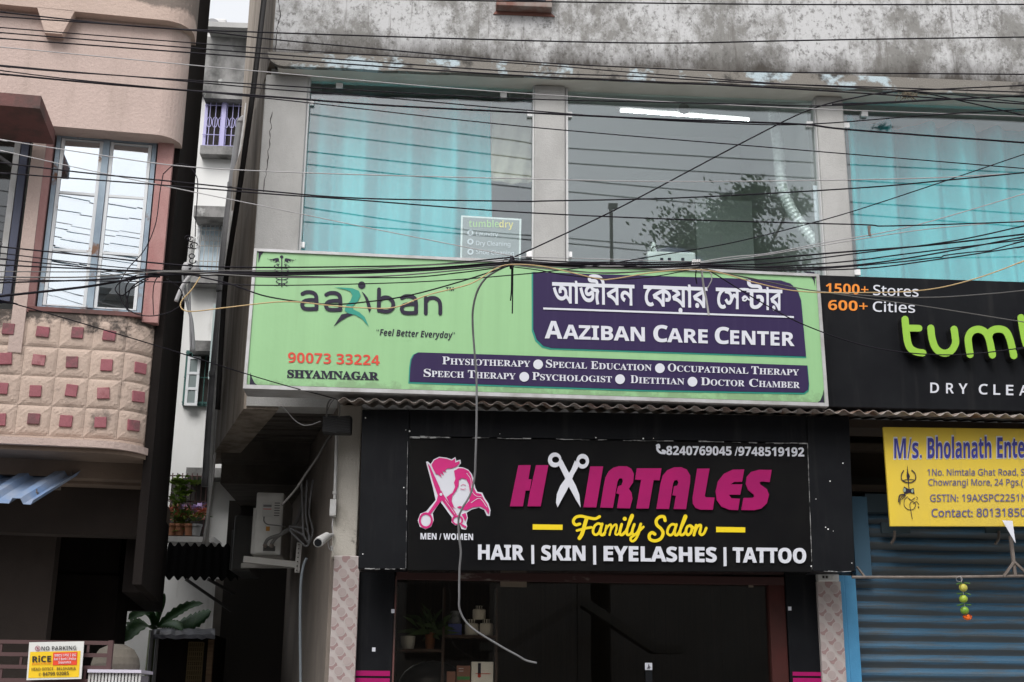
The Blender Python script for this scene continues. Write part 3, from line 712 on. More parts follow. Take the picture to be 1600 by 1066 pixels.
small('SPEECH', 662, 725); small('THERAPY', 731, 805.5); small('PSYCHOLOGIST', 831.5, 956); small('DIETITIAN', 985, 1069); small('DOCTOR', 1094.7, 1163); small('CHAMBER', 1170, 1249)
for x, y in ((819, 589.5), (968.5, 593.2), (1081.6, 597)): s.disc(x, y, 7.6)
s.build('lettering', m_txt, gs)

# ------------------------------------------------------------------ black laundry sign
BY = -.62; BO = Vector((0, BY, 0))
q = [(1276, 429.5), (1760, 446), (1760, 646.5), (1289, 636)]
A, B_, C_, D_ = [W(*k, BY) for k in q]
ls = thing('laundry_sign', 'long black signboard with raised lime green letters at the right edge', 'sign', (A+C_)/2)
MB().prism([A, B_, C_, D_], (0, .16, 0)).build('board', m_black, ls, bevel=.006)
Bs = lambda lift=.004, d=0: Sheet(BO, NF, lift, d)
m_or = mat('orange_lettering', (.78, .24, .02), .5); m_lime = mat('lime_letter_face', (.27, .50, .045), .5)
s = Bs(); s.text(bold('1500+'), (1290, 458.2), (1356.5, 460.8), 15.5); s.cut(); s.text(bold('600+'), (1293.7, 484.6), (1355.5, 486.6), 15.5); s.build('lettering', m_or, ls)
s = Bs(); s.text(sans('Stores'), (1364, 461.2), (1435, 464), 15.5, fat=.008); s.cut(); s.text(sans('Cities'), (1363.5, 487), (1429.5, 489), 15.5, fat=.008); s.build('lettering', m_txt, ls); s = Bs()
for t_, x0, x1 in (('D', 1040, 1092), ('R', 1134, 1180), ('Y', 1208, 1262), ('C', 1328, 1382), ('L', 1415, 1456), ('E', 1490, 1534), ('A', 1568, 1622)):
    y0 = 890+(x0-1040)*.03; s.text(sans(t_), g3(x0, y0), g3(x1, y0+1), 15.2, fat=.022)
s.build('lettering', m_txt, ls)
def tumb(s, wd):
    s.stroke(cp(g3, [(889, 455), (895, 520), (906, 595), (925, 632), (960, 650), (995, 655)]), wd); s.stroke(cp(g3, [(895, 507), (940, 508), (972, 509)]), wd*.95)
    s.stroke(cp(g3, [(1042, 507), (1050, 570), (1072, 628), (1115, 656), (1160, 645), (1188, 600), (1186, 555), (1180, 514)]), wd)
    s.stroke(cp(g3, [(1276, 665), (1266, 600), (1266, 560), (1288, 525), (1330, 515), (1368, 535), (1390, 580), (1408, 668)]), wd)
    s.stroke(cp(g3, [(1384, 560), (1402, 525), (1440, 513), (1485, 525), (1512, 575), (1535, 672)]), wd)
    s.stroke(cp(g3, [(1578, 445), (1590, 520), (1608, 600), (1640, 650), (1690, 660), (1728, 625), (1722, 560), (1680, 520), (1625, 530)]), wd)
wl = 42/3.807
BO2 = BO+Vector((0, -.075, 0))
s = Sheet(BO2, NF, .004, .004); tumb(s, wl); s.build('letter_faces', m_lime, ls)
s = Sheet(BO2, NF, -.072, .070); tumb(s, wl); s.build('letter_sides', mat('black_letter_return', (.012, .012, .012), .35), ls)

# ------------------------------------------------------------------ salon front
SY = -.50
ss_ = thing('salon_sign', 'black salon fascia with pink scissors logo and magenta lettering above the shop door', 'sign', W(950, 790, SY))
def slab(pts, Y, d): return MB().prism([W(x, y, Y) for x, y in pts], (0, d, 0))
slab([(566, 640), (640, 640), (636, 889), (559.5, 889)], SY, .22).build('side_panel', m_black, ss_, bevel=.006)
slab([(1261, 650), (1327, 650), (1336, 893), (1270, 893)], SY, .22).build('side_panel', m_black, ss_, bevel=.006)
slab([(640.5, 640), (1260.5, 650), (1261.5, 691.5), (639.5, 681.5)], SY+.01, .2).build('top_panel', m_black, ss_, bevel=.004)
slab([(639.7, 683), (1261.3, 693), (1269.3, 894), (636.4, 891)], SY+.004, .2).build('main_panel', m_vinyl, ss_, bevel=.004)
SO = Vector((0, SY+.004, 0))
T = lambda lift=.004, d=0: Sheet(SO, NF, lift, d)
e = MB()
rnd = random.Random(5)
def scuff(a, b, wd, n, lift=.008):
    e_ = MB()
    for i in range(n):
        t0, t1 = i/n, (i+1)/n
        if rnd.random() < .22: continue
        w0 = wd*rnd.uniform(.25, 1); pa = (a[0]+(b[0]-a[0])*t0, a[1]+(b[1]-a[1])*t0+rnd.uniform(-.6, .6)); pb = (a[0]+(b[0]-a[0])*t1, a[1]+(b[1]-a[1])*t1+rnd.uniform(-.6, .6))
        dx, dy = (0, w0/2) if abs(b[0]-a[0]) > abs(b[1]-a[1]) else (w0/2, 0)
        e_.prism([W(pa[0]-dx, pa[1]-dy, SY-lift), W(pb[0]-dx, pb[1]-dy, SY-lift), W(pb[0]+dx, pb[1]+dy, SY-lift), W(pa[0]+dx, pa[1]+dy, SY-lift)], (0, .004, 0))
    e_.build('scuffed_joint', m_scuff, ss_)
scuff((640, 683), (736, 684), 3.5, 6); scuff((738, 684), (1262, 693), 1.8, 40); scuff((637, 690), (634, 888), 1.0, 24); scuff((1262, 693), (1269, 890), 1.2, 30); scuff((562, 889), (633, 889), 2, 9); scuff((1273, 893), (1330, 893), 1.6, 8)
e = MB(); rnd = random.Random(9)
for (x, y) in [(571, 653), (567, 866), (634, 672), (640, 674), (781, 678), (931, 684), (1005, 685.5), (1021, 685), (1317, 724), (1297, 752), (1302, 830), (1290, 824), (1294, 827), (631, 762), (1268, 885), (1331, 880), (1275, 780)]:
    r_ = rnd.uniform(.6, 1.5); c = W(x, y, SY-.002); e.ball(c, r_*.0046, 8, (1, .5, 1))
e.build('screw_head', m_clampm, ss_)
s5 = crop(630, 660, 4.4406); s6 = crop(900, 660, 4.0)
s = T(.005); s.stroke(cp(s6, [(507, 150), (509, 172), (526, 190), (548, 194)]), 3.4); s.stroke(cp(s6, [(505, 146), (516, 143), (519, 158)]), 3.6); s.stroke(cp(s6, [(552, 194), (555, 183), (541, 178)]), 3.6); s.text(bold('8240769045'), s6(563, 204), s6(972, 207), 13.6, fat=.012); s.text(bold('/9748519192'), s6(990, 208), s6(1425, 214), 13.6, fat=.012)
s.build('lettering', m_txt, ss_); s = T(.005); s.text(bold('MEN / WOMEN'), s5(120, 812), s5(485, 817), 9.6, fat=.012); s.build('lettering', m_txt, ss_)
s = T(.004, .010); ba, bb = (746.6, 874.2), (1258.7, 880)
for t_, x0, x1 in (('HAIR', 746.8, 819), ('SKIN', 845.5, 914.5), ('EYELASHES', 942.8, 1119.5), ('TATTOO', 1144.3, 1259)):
    s.text(bold(t_), (x0, lin(x0, ba, bb)), (x1, lin(x1, ba, bb)), 22.3, fat=.02)
for x in (832, 928.5, 1132): y = lin(x, ba, bb); s.poly([(x-2.2, y-23), (x+2.2, y-23), (x+2.6, y+6.5), (x-1.8, y+6.5)])
s.build('lettering', m_txt, ss_)
s = T(.004, .012)
for P_, f in (([(798, 300), (884, 300), (868, 398), (890, 398), (877, 475), (848, 475), (830, 585), (740, 585)], s5), ([(920, 300), (1006, 300), (953, 585), (862, 585), (879, 480), (898, 398)], s5),
    ([(88, 278), (168, 278), (125, 534), (45, 533)], s6),
    ([(150, 535), (172, 400), (183, 345), (203, 308), (232, 286), (265, 277), (315, 277), (343, 292), (360, 325), (355, 378), (328, 418), (345, 442), (351, 480), (335, 540), (255, 538), (269, 452), (250, 446), (262, 402), (284, 394), (291, 370), (286, 352), (268, 353), (257, 375), (229, 537)], s6),
    ([(378, 290), (532, 290), (520, 365), (483, 363), (452, 541), (375, 541), (405, 362), (367, 361)], s6),
    ([(500, 543), (526, 385), (540, 335), (568, 302), (610, 284), (655, 283), (690, 298), (711, 335), (711, 375), (685, 545), (608, 544), (622, 462), (600, 458), (610, 402), (631, 398), (638, 378), (630, 363), (613, 365), (604, 385), (579, 544)], s6),
    ([(755, 292), (832, 292), (802, 462), (808, 471), (863, 473), (852, 549), (775, 548), (745, 538), (727, 510), (726, 475)], s6),
    ([(1048, 297), (1035, 374), (985, 375), (963, 390), (1036, 390), (1023, 455), (953, 455), (968, 477), (1021, 480), (1010, 551), (955, 549), (905, 528), (876, 488), (870, 432), (884, 372), (922, 324), (975, 299)], s6),
    ([(1220, 300), (1207, 376), (1158, 372), (1144, 378), (1150, 392), (1190, 420), (1203, 455), (1190, 508), (1155, 541), (1110, 551), (1031, 550), (1044, 475), (1100, 474), (1112, 465), (1105, 452), (1072, 425), (1058, 388), (1064, 343), (1092, 312), (1140, 299)], s6)):
    s.poly(cp(f, P_))
s.build('lettering', m_mag, ss_)
s = T(.004, .014)
def ell(f, x, y, r, ry, n=22): return [f(x+r*math.cos(2*math.pi*i/n), y+ry*math.sin(2*math.pi*i/n)) for i in range(n)]
s.poly(ell(s5, 1050, 264, 47, 51), [ell(s5, 1056, 262, 25, 22)]); s.poly(ell(s5, 1243, 273, 44, 51), [ell(s5, 1243, 274, 23, 22)])
s.poly(cp(s5, [(1078, 300), (1100, 262), (1135, 330), (1165, 385), (1195, 440), (1220, 505), (1229, 592), (1200, 545), (1165, 480), (1135, 425), (1115, 375)]))
s.poly(cp(s5, [(1190, 268), (1216, 306), (1180, 370), (1160, 425), (1125, 490), (1070, 592), (1059, 560), (1065, 500), (1090, 440), (1130, 385), (1165, 330)]))
s.build('scissors_mark', m_txt, ss_)
s = T(.004, 0)
s.poly(cp(s5, [(898, 708), (1106, 711), (1105, 747), (898, 745)])); s.poly(cp(s6, [(875, 654), (1057, 657), (1057, 689), (875, 687)]))
wk = 4.0
s.stroke(cp(s5, [(1225, 706), (1196, 712), (1180, 690), (1194, 662), (1230, 652), (1280, 662), (1330, 670), (1362, 655)]), 4.6); s.stroke(cp(s5, [(1272, 668), (1258, 715), (1240, 775), (1222, 805)]), 6); s.stroke(cp(s5, [(1205, 752), (1255, 738), (1305, 730)]), 4)
A6 = lambda pts, w_=wk: s.stroke(cp(s6, pts), w_)
A6([(160, 640), (135, 634), (112, 655), (106, 688), (122, 704), (143, 690), (160, 648)]); A6([(163, 636), (153, 672), (152, 698), (166, 705), (180, 690)], 4.4)
A6([(180, 690), (190, 642), (184, 672), (176, 705)], 3.2); A6([(184, 676), (202, 647), (217, 640), (219, 660), (209, 705)], 3.2); A6([(216, 676), (235, 647), (251, 640), (253, 662), (245, 695), (256, 704), (270, 690)], 3.2)
A6([(285, 638), (275, 675), (274, 698), (288, 704), (304, 688)], 4.4); s.disc(*s6(304, 604), 3.2)
A6([(308, 688), (330, 640), (352, 590), (347, 583), (332, 622), (318, 675), (318, 700), (334, 703), (350, 685)], 4.2)
A6([(364, 638), (352, 672), (352, 697), (368, 702), (388, 680), (404, 636)], 4.2); A6([(404, 636), (392, 690), (368, 735), (346, 742), (343, 722), (378, 695), (420, 655)], 4.0)
A6([(556, 615), (549, 592), (522, 592), (501, 614), (505, 642), (532, 668), (543, 696), (528, 728), (494, 742), (462, 732), (457, 706), (474, 690), (492, 700)], 5)
A6([(624, 644), (600, 638), (578, 658), (570, 690), (586, 706), (606, 694), (624, 650)]); A6([(627, 640), (617, 676), (617, 700), (630, 705), (642, 692)], 4.4)
A6([(642, 692), (664, 645), (686, 595), (680, 587), (664, 630), (650, 680), (652, 702), (668, 703), (682, 688)], 4.2)
A6([(712, 645), (694, 655), (686, 685), (698, 704), (716, 692), (724, 664), (712, 645), (735, 662)], 4.2)
A6([(750, 644), (744, 672), (736, 705)], 4.4); A6([(742, 685), (760, 650), (778, 644), (778, 665), (772, 692), (784, 704), (800, 692), (813, 662)], 4.2)
s.build('lettering', m_yel, ss_)
# the couple-and-scissors logo
s = T(.004)
s.poly(cp(s5, [(158, 275), (170, 272), (190, 290), (212, 258), (250, 240), (300, 246), (335, 258), (362, 242), (369, 268), (397, 260), (400, 285), (382, 310), (415, 314), (450, 328), (478, 362), (490, 405), (500, 455), (515, 483), (548, 489), (565, 525), (592, 565), (606, 610), (601, 651), (580, 648), (562, 610), (525, 592), (475, 606), (440, 628), (448, 665), (438, 702), (444, 722), (436, 746), (405, 742), (395, 714), (360, 716), (335, 695), (338, 662), (258, 552), (205, 632), (212, 680), (195, 725), (155, 744), (115, 725), (101, 682), (118, 635), (160, 618), (225, 540), (205, 450)]))
s.build('logo_ground', m_txt, ss_)
s = T(.008)
s.poly(cp(s5, [(168, 284), (186, 306), (262, 470), (268, 500), (240, 508), (215, 440)])); s.poly(cp(s5, [(240, 512), (262, 470), (282, 508), (372, 640), (352, 655), (268, 542), (188, 640), (172, 630), (232, 545)]))
s.poly(ell(s5, 157, 682, 49, 56), [ell(s5, 157, 682, 35, 41)]); s.poly(ell(s5, 376, 680, 40, 34), [ell(s5, 376, 682, 28, 23)]); s.poly(cp(s5, [(398, 700), (440, 724), (432, 738), (402, 718)]))
s.poly(cp(s5, [(196, 296), (216, 264), (250, 248), (300, 254), (338, 267), (360, 252), (360, 282), (390, 270), (392, 286), (370, 308), (335, 322), (305, 322), (290, 336), (302, 350), (272, 340), (284, 372), (256, 352), (268, 386), (240, 362), (228, 362), (208, 325)]))
s.poly(cp(s5, [(352, 338), (385, 320), (420, 322), (455, 340), (472, 372), (482, 420), (492, 462), (508, 492), (540, 498), (556, 530), (582, 572), (598, 612), (592, 642), (570, 606), (535, 585), (480, 592), (440, 612), (405, 606), (392, 590), (430, 575), (458, 545), (463, 490), (455, 430), (438, 398), (408, 388), (386, 402), (384, 440), (364, 482), (340, 512), (335, 545), (352, 590), (372, 604), (330, 585), (300, 520), (342, 490), (360, 450), (352, 420), (362, 395)]))
s.stroke(cp(s5, [(398, 462), (415, 468), (432, 462)]), .9); s.stroke(cp(s5, [(400, 440), (418, 433), (434, 440)]), .7); s.poly(cp(s5, [(372, 590), (392, 582), (410, 586), (392, 600)])); s.poly(cp(s5, [(405, 640), (432, 630), (442, 660), (430, 690), (420, 665)]))
s.build('logo_print', m_pink, ss_)
s = T(.012); s.disc(*s5(262, 502), 2.2); s.stroke(cp(s5, [(205, 340), (250, 440), (262, 478)]), .6); s.stroke(cp(s5, [(470, 560), (530, 530), (580, 590)]), .8); s.stroke(cp(s5, [(440, 355), (468, 400), (474, 470), (500, 510), (545, 520)]), .7); s.stroke(cp(s5, [(290, 540), (360, 640)]), .6)
s.build('logo_highlight', m_txt, ss_)

# shop front below
sf = thing('salon_shopfront', 'dark glazed salon shopfront with maroon frame between black side panels', 'shopfront', W(900, 1060, -.05))
PYY = -.10
def vpanel(x0t, x0b, x1t, x1b, yt, Y, d, nm, m, bev=.004):
    a, b = W((x0t+x0b)/2, 980, Y).x, W((x1t+x1b)/2, 980, Y).x; zt = W((x0t+x1t)/2, yt, Y).z
    return MB().box((a, Y, 0), (b, Y+d, zt)).build(nm, m, sf, bevel=bev)
vpanel(557, 552, 618, 611, 890, PYY, .1, 'black_panel', m_black); vpanel(1226, 1236, 1279, 1288, 893, PYY, .1, 'black_panel', m_black)
vpanel(1199, 1208, 1225, 1233, 900, PYY+.02, .1, 'maroon_post', mat('maroon_post_paint', (.060, .016, .014), .6, (.04, .014, .012), 3, spec=.2)); vpanel(617.5, 612, 620.5, 615, 900, PYY+.01, .06, 'maroon_post', m_maroon)
a = W(620, 897, PYY); b = W(1225, 901, PYY); MB().box((a.x, PYY, a.z-.035), (b.x, PYY+.06, a.z+.02)).build('header', mat('maroon_header', (.045, .014, .013), .6, (.22, .19, .17), 5, (.4, 1, 1), .6, .66), sf)
GLY = -.03
a = W(618, 980, GLY).x; b = W(902, 980, GLY).x; c = W(1203, 980, GLY).x; zt = W(620, 900, PYY).z
for x0, x1 in ((a, b-.003), (b+.003, c)): MB().box((x0, GLY, 0), (x1, GLY+.01, zt)).build('glass_pane', m_shopglass, sf)
for x0, y0, x1, y1, m in ((782, 904, 823, 917, m_bsteel), (1009, 901, 1017, 906, m_clampm), (1170, 912, 1177, 918, m_bsteel)):
    A, B_ = W(x0, y1, GLY-.012), W(x1, y0, GLY-.012); MB().box((A.x, GLY-.012, A.z), (B_.x, GLY-.001, B_.z)).build('glass_fitting', mat('bronze_fitting', (.16, .13, .10), .4) if m is m_bsteel else m, sf)
for xs, rows in (((551, 610.5), (1048, 1052)), ((1237, 1288), (1050, 1053))):
    A, B_ = W(xs[0]+1.5, 1056, PYY), W(xs[1]-1, rows[0]+.5, PYY)
    MB().box((A.x, PYY-.004, A.z), (B_.x, PYY-.001, B_.z)).build('magenta_stripe', m_mag, sf)
    MB().box((A.x, PYY-.004, A.z-.10), (B_.x, PYY-.001, A.z-.015)).build('magenta_stripe', m_mag, sf)
A, B_ = W(1008, 1047, GLY-.004), W(1019, 1036, GLY-.004); o = MB().box((A.x, GLY-.004, A.z), (B_.x, GLY-.001, B_.z)).build('door_sticker', m_txt, sf)
s = Sheet(Vector((0, GLY-.005, 0)), NF, .002); s.stroke([(1013.5, 1039), (1014, 1045)], 1.6, n=2); s.stroke([(1011.5, 1045), (1013.5, 1041.5), (1016, 1043)], 1, n=2); s.mb.build('mark', m_ink, o)
A, B_ = W(1010, 1100, GLY-.03), W(1019, 1049, GLY-.03); MB().box((A.x, GLY-.03, A.z), (B_.x, GLY-.001, B_.z)).build('door_handle', m_black, sf)
for x, y in ((584, 1015), (614, 955), (1234, 951)):
    A = W(x, y, PYY-.002); MB().box((A.x-.012, PYY-.003, A.z-.014), (A.x+.012, PYY-.0005, A.z+.014)).build('paper_scrap', m_txt, sf)

# tiled pilasters: swirling discs in two pinks
def tilemat():
    m = bpy.data.materials.new('swirl_tile'); m.use_nodes = True; n = m.node_tree; b = n.nodes['Principled BSDF']; L = n.links.new; b.inputs['Roughness'].default_value = .35
    return m
m_tbase = mat('tile_cream', (.46, .41, .40), .4, (.40, .36, .345), 5, (1, 1, 1), .4, .7, col3=(.25, .22, .20), scale3=7, lo3=.64, hi3=.74); m_td1 = mat('tile_dusty_pink', (.285, .19, .19), .4, (.33, .225, .22), 60, (3, 1, 1)); m_td2 = mat('tile_pale_pink', (.39, .325, .315), .4, (.34, .285, .275), 8)
def pilaster(x0, x1, yt, Y, label, d=.3):
    a, b = W(x0, 1000, Y).x, W(x1, 1000, Y).x; zt = W(x0, yt, Y).z
    t = thing('tiled_pilaster', label, 'pilaster', ((a+b)/2, Y, 0), 'pilasters tiled with pink swirls')
    MB().box((a, Y, 0), (b, Y+d, zt)).build('tile_face', m_tbase, t, bevel=.006)
    r = .030; d1, d2, d3 = MB(), MB(), MB()
    def clipdisc(mb, cx, cz, lift, r):
        ded = []
        for i in range(24):
            u = 2*math.pi*i/24; q_ = Vector((min(max(cx+r*math.cos(u), a+.0015), b-.0015), Y-lift, min(cz+r*math.sin(u), zt-.003)))
            if not ded or (q_-ded[-1]).length > 1e-4: ded.append(q_)
        if len(ded) > 2 and max(q_.x for q_ in ded)-min(q_.x for q_ in ded) > .004: mb.face(ded)
    z = zt-.02; row = 0
    while z > .9:
        x = a-.03+(.058 if row % 2 else 0)
        while x < b+r:
            e = .0002*(row % 4)
            clipdisc(d3, x, z, .0012+e, r+.006); clipdisc(d1, x, z, .0022+e, r)
            clipdisc(d3, x+.040, z-.036, .0032+e, r+.006); clipdisc(d2, x+.040, z-.036, .0042+e, r); x += .116
        z -= .068; row += 1
    d3.build('disc_outline', m_tbase, t)
    d1.build('disc_print', m_td1, t); d2.build('disc_print', m_td2, t); return t
pilaster(516, 557, 868, -.16, 'pink swirl tiled pilaster under the stained white pier, left of the salon')
pilaster(1282, 1319, 908, -.14, 'pink swirl tiled pilaster between the salon and the blue shutter post')
A, B_ = W(1279, 908, -.17), W(1311, 897, -.17)
t = thing('socket_box', 'white electric socket box on top of the tiled pilaster by the blue post', 'socket', ((A.x+B_.x)/2, -.17, A.z))
MB().box((A.x, -.17, A.z), (B_.x, -.10, B_.z)).build('case', m_pvcw, t, bevel=.006)
for i in range(4): MB().box((A.x+.03+i*.025, -.173, A.z+.02), (A.x+.045+i*.025, -.17, B_.z-.015)).build('switch', m_dark if i < 2 else m_ac, t)
# ------------------------------------------------------------------ inside the salon window
IY = .25
def rect(x0, y0, x1, y1, Y): a, b = W(x0, y1, Y), W(x1, y0, Y); return a, b
a, b = rect(622, 1066, 775, 992, IY)
sh = thing('display_shelf', 'dark wooden display shelf holding jars and boxes inside the salon window', 'shelf', ((a.x+b.x)/2, IY+.1, 0))
ZB = W(735, 992.5, IY).z; ZA = W(660, 1014, IY).z; ZC = W(740, 1080, IY).z
m_shelf = mat('dark_shelf_wood', (.045, .025, .02), .6)
xm = W(695, 1000, IY).x; xr = W(774, 1000, IY).x; xl = W(619, 1000, IY).x
MB().box((xm, IY, ZB-.02), (xr, IY+.22, ZB)).build('shelf_board', m_shelf, sh); MB().box((xl, IY, ZA-.02), (xm, IY+.22, ZA)).build('shelf_board', m_shelf, sh); MB().box((xm, IY, ZC-.02), (xr, IY+.22, ZC)).build('shelf_board', m_shelf, sh)
for x in (xl-.02, xm-.02, xr): MB().box((x, IY+.001, 0), (x+.018, IY+.22, ZB+.35)).build('upright', m_shelf, sh)
m_jar = mat('cream_jar', (.75, .72, .66), .4); m_jlid = mat('jar_lid', (.78, .76, .70), .35)
def jar(px0, px1, ytop, zb, label, Y=IY+.08):
    a, b = W(px0, 985, Y).x, W(px1, 985, Y).x; zt = W(px0, ytop, Y).z; r = (b-a)/2; h = zt-zb; c = ((a+b)/2, Y, zb)
    t = thing('cosmetic_jar', label, 'jar', c, 'cream jars stacked on the salon shelf')
    MB().lathe(c, [(r*.9, 0), (r, .01), (r, h*.68), (r*.9, h*.76), (0, h*.76)], 20).build('body', m_jar, t, smooth=False)
    p = MB(); p.lathe(c, [(r*.62, h*.765), (r*.62, h), (0, h)], 16); p.build('lid', m_jlid, t)
    p = MB()
    for k in range(10): an = 2*math.pi*k/10; p.box((c[0]+r*.63*math.cos(an)-.004, c[1]+r*.63*math.sin(an)-.004, zb+h*.78), (c[0]+r*.63*math.cos(an)+.004, c[1]+r*.63*math.sin(an)+.004, zb+h*.98))
    p.build('grip_rib', m_dark, t); return zt
zt = jar(726, 747.5, 968, ZB, 'cream jar at lower left of the three-jar pyramid on the shelf'); jar(749.5, 770.5, 968, ZB, 'cream jar at lower right of the three-jar pyramid on the shelf')
jar(738, 758.5, 947, zt+.001, 'cream jar on top of the three-jar pyramid on the shelf')
def carton(x0, y0, x1, zb, m, label, Y=IY+.03, d=.1):
    a, b = W(x0, 1000, Y).x, W(x1, 1000, Y).x; zt = W(x0, y0, Y).z
    t = thing('carton', label, 'box', ((a+b)/2, Y, zb)); MB().box((a, Y, zb), (b, Y+d, zt)).build('box', m, t, bevel=.003); return t, a, b, zt
t, a, b, zt = carton(699.5, 974.5, 721, ZB, mat('blue_carton', (.10, .13, .42), .5), 'blue carton with a grey jar standing on it inside the salon window')
c = ((a+b)/2, IY+.08, zt+.001); r = (b-a)*.42
t2 = thing('grey_jar', 'translucent grey jar standing on the blue carton', 'jar', c)
MB().lathe(c, [(r, 0), (r, .05), (r*.75, .07), (r*.8, .095), (0, .095)], 18).build('body', mat('grey_plastic', (.20, .22, .25), .4), t2)
m_br = mat('brown_carton', (.24, .11, .08), .6)
t, a, b, zt = carton(699.5, 1049, 713, ZC, m_br, 'smaller brown carton beside the one with a green strip')
t, a, b, zt = carton(714.5, 1040, 736, ZC, m_br, 'brown carton with a green strip inside the salon window')
MB().box((a+.004, IY+.027, W(720, 1062, IY).z), (b-.004, IY+.0295, W(720, 1057, IY).z)).build('green_strip', mat('green_label', (.04, .22, .06), .5), t)
for y in (1044, 1048): MB().box((a+.015, IY+.027, W(720, y+1, IY).z), (a+.05, IY+.0295, W(720, y, IY).z)).build('print_line', m_txt, t)
t, a, b, zt = carton(737.5, 1034, 771.5, ZC, mat('white_carton', (.8, .8, .78), .5), 'white carton with a dark brush drawing inside the salon window')
x = a+(b-a)*.36; MB().box((x-.011, IY+.027, W(740, 1055, IY).z), (x+.011, IY+.0295, zt-.01)).build('brush_print', m_ink, t)
MB().lathe((x, IY+.0295, W(740, 1056, IY).z), [(0, 0), (.013, 0), (.013, .003), (0, .003)], 14, (0, -1, 0)).build('dot_print', m_red, t)
MB().box((a+.03, IY+.027, W(740, 1053, IY).z), (b-.02, IY+.0295, W(740, 1052, IY).z)).build('print_line', m_red, t)
# pots
def pot(x0, x1, y0, zb, m, label, nm, Y=IY+.09):
    a, b = W(x0, 1000, Y).x, W(x1, 1000, Y).x; zt = W(x0, y0, Y).z; r = (b-a)/2; h = zt-zb; c = ((a+b)/2, Y, zb)
    t = thing(nm, label, 'pot', c); MB().lathe(c, [(r*.8, 0), (r*.95, h*.4), (r, h), (r*.88, h), (r*.8, h*.8), (0, h*.8)], 20).build('pot', m, t); return t, c, h, r
pot(626, 649, 994, ZA, mat('white_ceramic', (.7, .7, .67), .4), 'white ceramic pot on the salon shelf', 'ceramic_pot')
t, c, h, r = pot(664, 680, 988, ZA, m_terra, 'terracotta pot with a grassy plant inside the salon window', 'potted_plant')
def leaves(mb, c, n, rad, L, wd, seed, up=1.0):
    rnd = random.Random(seed)
    for i in range(n):
        an = rnd.uniform(0, 6.28); el = rnd.uniform(.1, 1.3)*up; d = Vector((math.cos(an)*math.cos(el), math.sin(an)*math.cos(el), math.sin(el)))
        p0 = Vector(c)+Vector((rnd.gauss(0, rad), rnd.gauss(0, rad), rnd.gauss(0, rad)*.6)); l = L*rnd.uniform(.6, 1.2); sd_ = d.cross(Vector((rnd.random()-.5, rnd.random()-.5, 1))).normalized()*wd*rnd.uniform(.7, 1.2)
        m1 = p0+d*l*.5; mb.face([p0, m1+sd_, p0+d*l-Vector((0, 0, l*.25))]); mb.face([p0, p0+d*l-Vector((0, 0, l*.25)), m1-sd_])
p = MB(); leaves(p, (c[0], c[1], c[2]+h), 70, .03, .26, .007, 3); p.build('foliage', mat('dim_leaf', (.05, .09, .03), .6), t)
# round stool/chair back shape low in the window
c = W(676, 1075, .7); tag(MB().ball(c, .27, 20, (1, .5, .75)).build('chair_back', mat('black_leather', (.012, .012, .012), .3), smooth=True), 'rounded black leather chair back inside the salon below the pots', 'chair')

# ------------------------------------------------------------------ shuttered shop on the right
shp = thing('shuttered_shop', 'shop with a half rusted blue roller shutter behind the yellow board', 'shop', W(1480, 1060, .1))
sx0 = W(1322, 1000, .1).x; zt = W(1400, 800, .1).z
p = MB(); prof = []; pitch = .097; z = zt
while z > 0:
    for t_, d in ((0, .012), (.08, .0), (.2, -.012), (.38, -.020), (.55, -.018), (.7, -.006), (.82, .004), (.93, .010)): prof.append((d, z-pitch*t_))
    z -= pitch
p.grid([[(x, .1+d, zz) for d, zz in prof] for x in (sx0, XR)]); sh_o = p.build('roller_shutter', m_shut, shp); shutter_material(pitch, zt-LOC[shp.name].z)
a, b = W(1311, 990, -.1).x, W(1343.5, 990, -.1).x; zp = W(1312, 899, -.1).z
p = MB(); p.box((a, -.1, 0), (a+(b-a)*.42, .1, zp)); p.box((a+(b-a)*.42+.002, -.085, 0), (b, .1, zp+.0)); p.build('shutter_post', m_bluepost, shp, bevel=.006)
a2, b2 = W(1322, 800, .12).x, W(1346, 800, .12).x; MB().box((a2, -.02, zp+.003), (b2, .12, W(1335, 780, .1).z)).build('shutter_guide', mat('dull_blue_paint', (.05, .12, .19), .6), shp)
m_brk = mat('brown_beam', (.075, .055, .042), .85)
xb0 = W(1326, 700, .3).x
MB().box((xb0, .3, zt-.3), (XR, .36, SB)).build('back_board', mat('brown_board', (.085, .06, .045), .9, (.06, .045, .035), 3, (1, 1, .3)), shp)
for y0, y1, Y, d in ((655, 668, -.3, .3), (692, 702, .12, .15), (757, 768, .05, .2)):
    A, B_ = W(1326, y1, Y), W(1326, y0, Y); MB().box((A.x, Y, A.z), (XR, Y+d, B_.z)).build('beam', m_brk, shp)
MB().box((xb0, -.0, zt-.02), (XR, .28, zt+.12)).build('shutter_hood', mat('dark_blue_hood', (.03, .05, .065), .7), shp)
for px in (1400, 1563):
    A = W(px, 827, -.04); MB().box((A.x-.11, -.04, A.z-.03), (A.x+.11, -.01, A.z+.05)).build('bracket_plate', mat('teal_steel', (.045, .07, .085), .6), shp)
    MB().tube(spline([W(px-2, 830, -.05), W(px-3, 842, -.06), W(px-8, 850, -.07)]), .011).build('bracket_hook', m_steel, shp)
